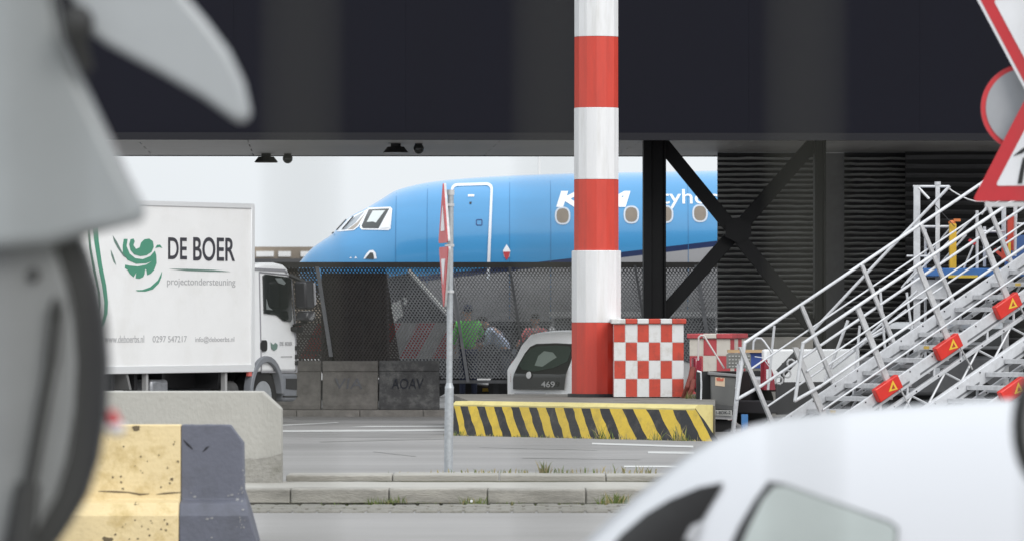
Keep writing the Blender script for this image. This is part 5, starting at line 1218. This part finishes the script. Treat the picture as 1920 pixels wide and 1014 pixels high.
for y in (DV + .9, DV + 3.2): m.tube((-1.35, y, .35), (-1.1, y, .35), .35, 24); m.tube((-3.4, y, .35), (-3.15, y, .35), .35, 24)
build('wheels', m, M_blk, vn, world=True)
# small red and white lamp on the van's side
m = MB(); m.ball(P(217, 803, DV + .3), .017, sc=(1.1, 1, .75)); m.tube(P(217, 803, DV + .3), P(150, 803, DV + .3), .006); sl_ = build('side_lamp', m, M_sw, vn, world=True)
m = MB(); m.tube(P(216, 795, DV + .3), P(208, 768, DV + .3), .014, r2=.008); build('red_lens', m, M_red, sl_, world=True)

# mirror of another vehicle at the right edge
DM = 11.0
mv = thing('black_mirror', 'black rimmed door mirror just entering the right edge above the white car', 'mirror', P(1975, 950, DM))
pts = [(1975 + 72*math.cos(R(12*i)), 800 + 128*math.sin(R(12*i))) for i in range(30)]; m = MB(); m.prism(poly(pts, DM), DM, DM + .1); build('housing', m, M_blk, mv, world=True, bevel=.02)
pts = [(1978 + 58*math.cos(R(12*i)), 800 + 112*math.sin(R(12*i))) for i in range(30)]; m = MB(); m.prism(poly(pts, DM), DM - .015, DM - .002); build('glass', m, mat('mirror_dull', (.2, .2, .2), .2), mv, world=True)
m = MB(); m.tube(P(2000, 920, DM + .05), P(2060, 1100, DM + .05), .02); m.box((PX(2040, DM), DM, 0), (PX(2300, DM), DM + 1, PZ(1090, DM))); build('mount', m, M_blk, mv, world=True)

# ------------------------------------------------------------------ weeds along the kerbs
M_gr = mat('weed_green', (.11, .15, .035), .8, var=.35, vs=3)
M_dry = mat('weed_dry', (.30, .25, .12), .9, var=.3, vs=3)
def weeds(name, spots, label=None):
    rnd = random.Random(21); m = MB()
    for (X, Y, Z, n_, spread, h, dry) in spots:
        for i in range(n_):
            x = X + rnd.gauss(0, spread); y = Y + rnd.uniform(-.05, .03); hh = h * rnd.uniform(.4, 1.15); a_ = rnd.uniform(0, 6.28); wv = rnd.uniform(.003, .008); lx = rnd.gauss(0, .4) * hh; ly = rnd.gauss(0, .2) * hh
            c_, s2 = math.cos(a_)*wv, math.sin(a_)*wv
            m.add([(x-c_, y-s2, Z), (x+c_, y+s2, Z), (x+lx*.45+c_*.8, y+ly*.5, Z+hh*.6), (x+lx*.45-c_*.8, y+ly*.5, Z+hh*.6), (x+lx, y+ly, Z+hh)], [(0, 1, 2, 3), (3, 2, 4)], 1 if rnd.random() < dry else 0)
    o = build(name, m, [M_gr, M_dry], smooth=False); o['kind'] = 'stuff'; o['label'] = label; o['category'] = 'weeds'
sp2 = []
for px in range(430, 1300, 7): sp2.append((PX(px, 52.3), 52.33, -.01, 5, .03, .022, .35))
for px, n_, sprd, h in ((725, 70, .10, .10), (700, 30, .05, .06), (890, 60, .06, .10), (905, 30, .04, .07), (1150, 80, .07, .13), (1130, 30, .05, .09), (820, 25, .08, .05), (960, 30, .1, .05), (640, 25, .12, .04), (1060, 30, .1, .045), (1165, 30, .03, .1)):
    sp2.append((PX(px, 52.25), 52.3, -.01, n_, sprd, h, .2))
weeds('kerb_weeds', sp2, 'green and dry weeds growing in the gutter along the near kerb')
sp2 = []
for px, n_, sprd, h, z in ((1022, 30, .03, .12, .2), (1100, 25, .2, .08, .2), (1060, 25, .1, .06, .2), (1180, 25, .15, .07, .2), (900, 30, .2, .05, .2), (980, 30, .15, .05, .2), (1210, 15, .1, .09, .2), (800, 10, .2, .04, .2)): sp2.append((PX(px, 55.4), 55.6, z, n_, sprd, h, .6))
for px, n_, sprd, h in ((1150, 24, .05, .2), (1250, 16, .05, .14), (1290, 30, .05, .2), (1190, 6, .05, .08), (930, 8, .12, .05), (1040, 8, .12, .05), (870, 20, .08, .08), (1110, 8, .1, .06), (1315, 8, .06, .1)): sp2.append((*iw(px, -.16), ZF, n_, sprd, h, .4))
for px in range(855, 1340, 9): sp2.append((*iw(px, -.14), ZF, 4, .04, .03, .7))
for px in (1292, 1300, 1308): sp2.append((PX(px, 81), 81.3, ZI - .02, 20, .04, .12, .4))
weeds('island_weeds', sp2, 'sparse weeds along the rear kerb and striped island')
m = MB(); X_, Y_, Z_ = PX(884, 52.2), 52.2, .045
for i in range(7): t = R(51*i); m.ball((X_ + .007*math.cos(t), Y_, Z_ + .007*math.sin(t)), .006, n=8, m=5)
m.tube((X_, Y_+.01, 0), (X_, Y_+.01, Z_), .003, mi=1); fl = build('white_flower', m, [M_sw, M_gr]); tag(fl, 'small white flower in the weeds at the kerb right of the signpost', 'flower')

# ------------------------------------------------------------------ bar fence right in front of the lens, melted to veils by the focus
DN = 2.1
nf = thing('bar_fence', 'thin grey bar fence close to the lens, blurred to faint upright veils', 'fence', (0, DN, 0))
M_bar = mat('bar_grey', (.10, .10, .085), .8, spec=.1)
for k in range(-3, 6):
    px = 565 + 472.5 * (k - 0); m = MB(); m.box((PX(px, DN) - .0018, DN - .0018, .15), (PX(px, DN) + .0018, DN + .0018, 2.35)); build('bar', m, M_bar, nf, world=True)
m = MB(); m.box((-.45, DN - .015, .2), (.6, DN + .015, .24)); m.box((-.45, DN - .015, 2.28), (.6, DN + .015, 2.32)); build('rail', m, M_bar, nf, world=True)
m = MB()
for X in (-.47, .6): m.box((X, DN - .02, 0), (X + .04, DN + .02, 2.4))
build('post', m, M_bar, nf, world=True)
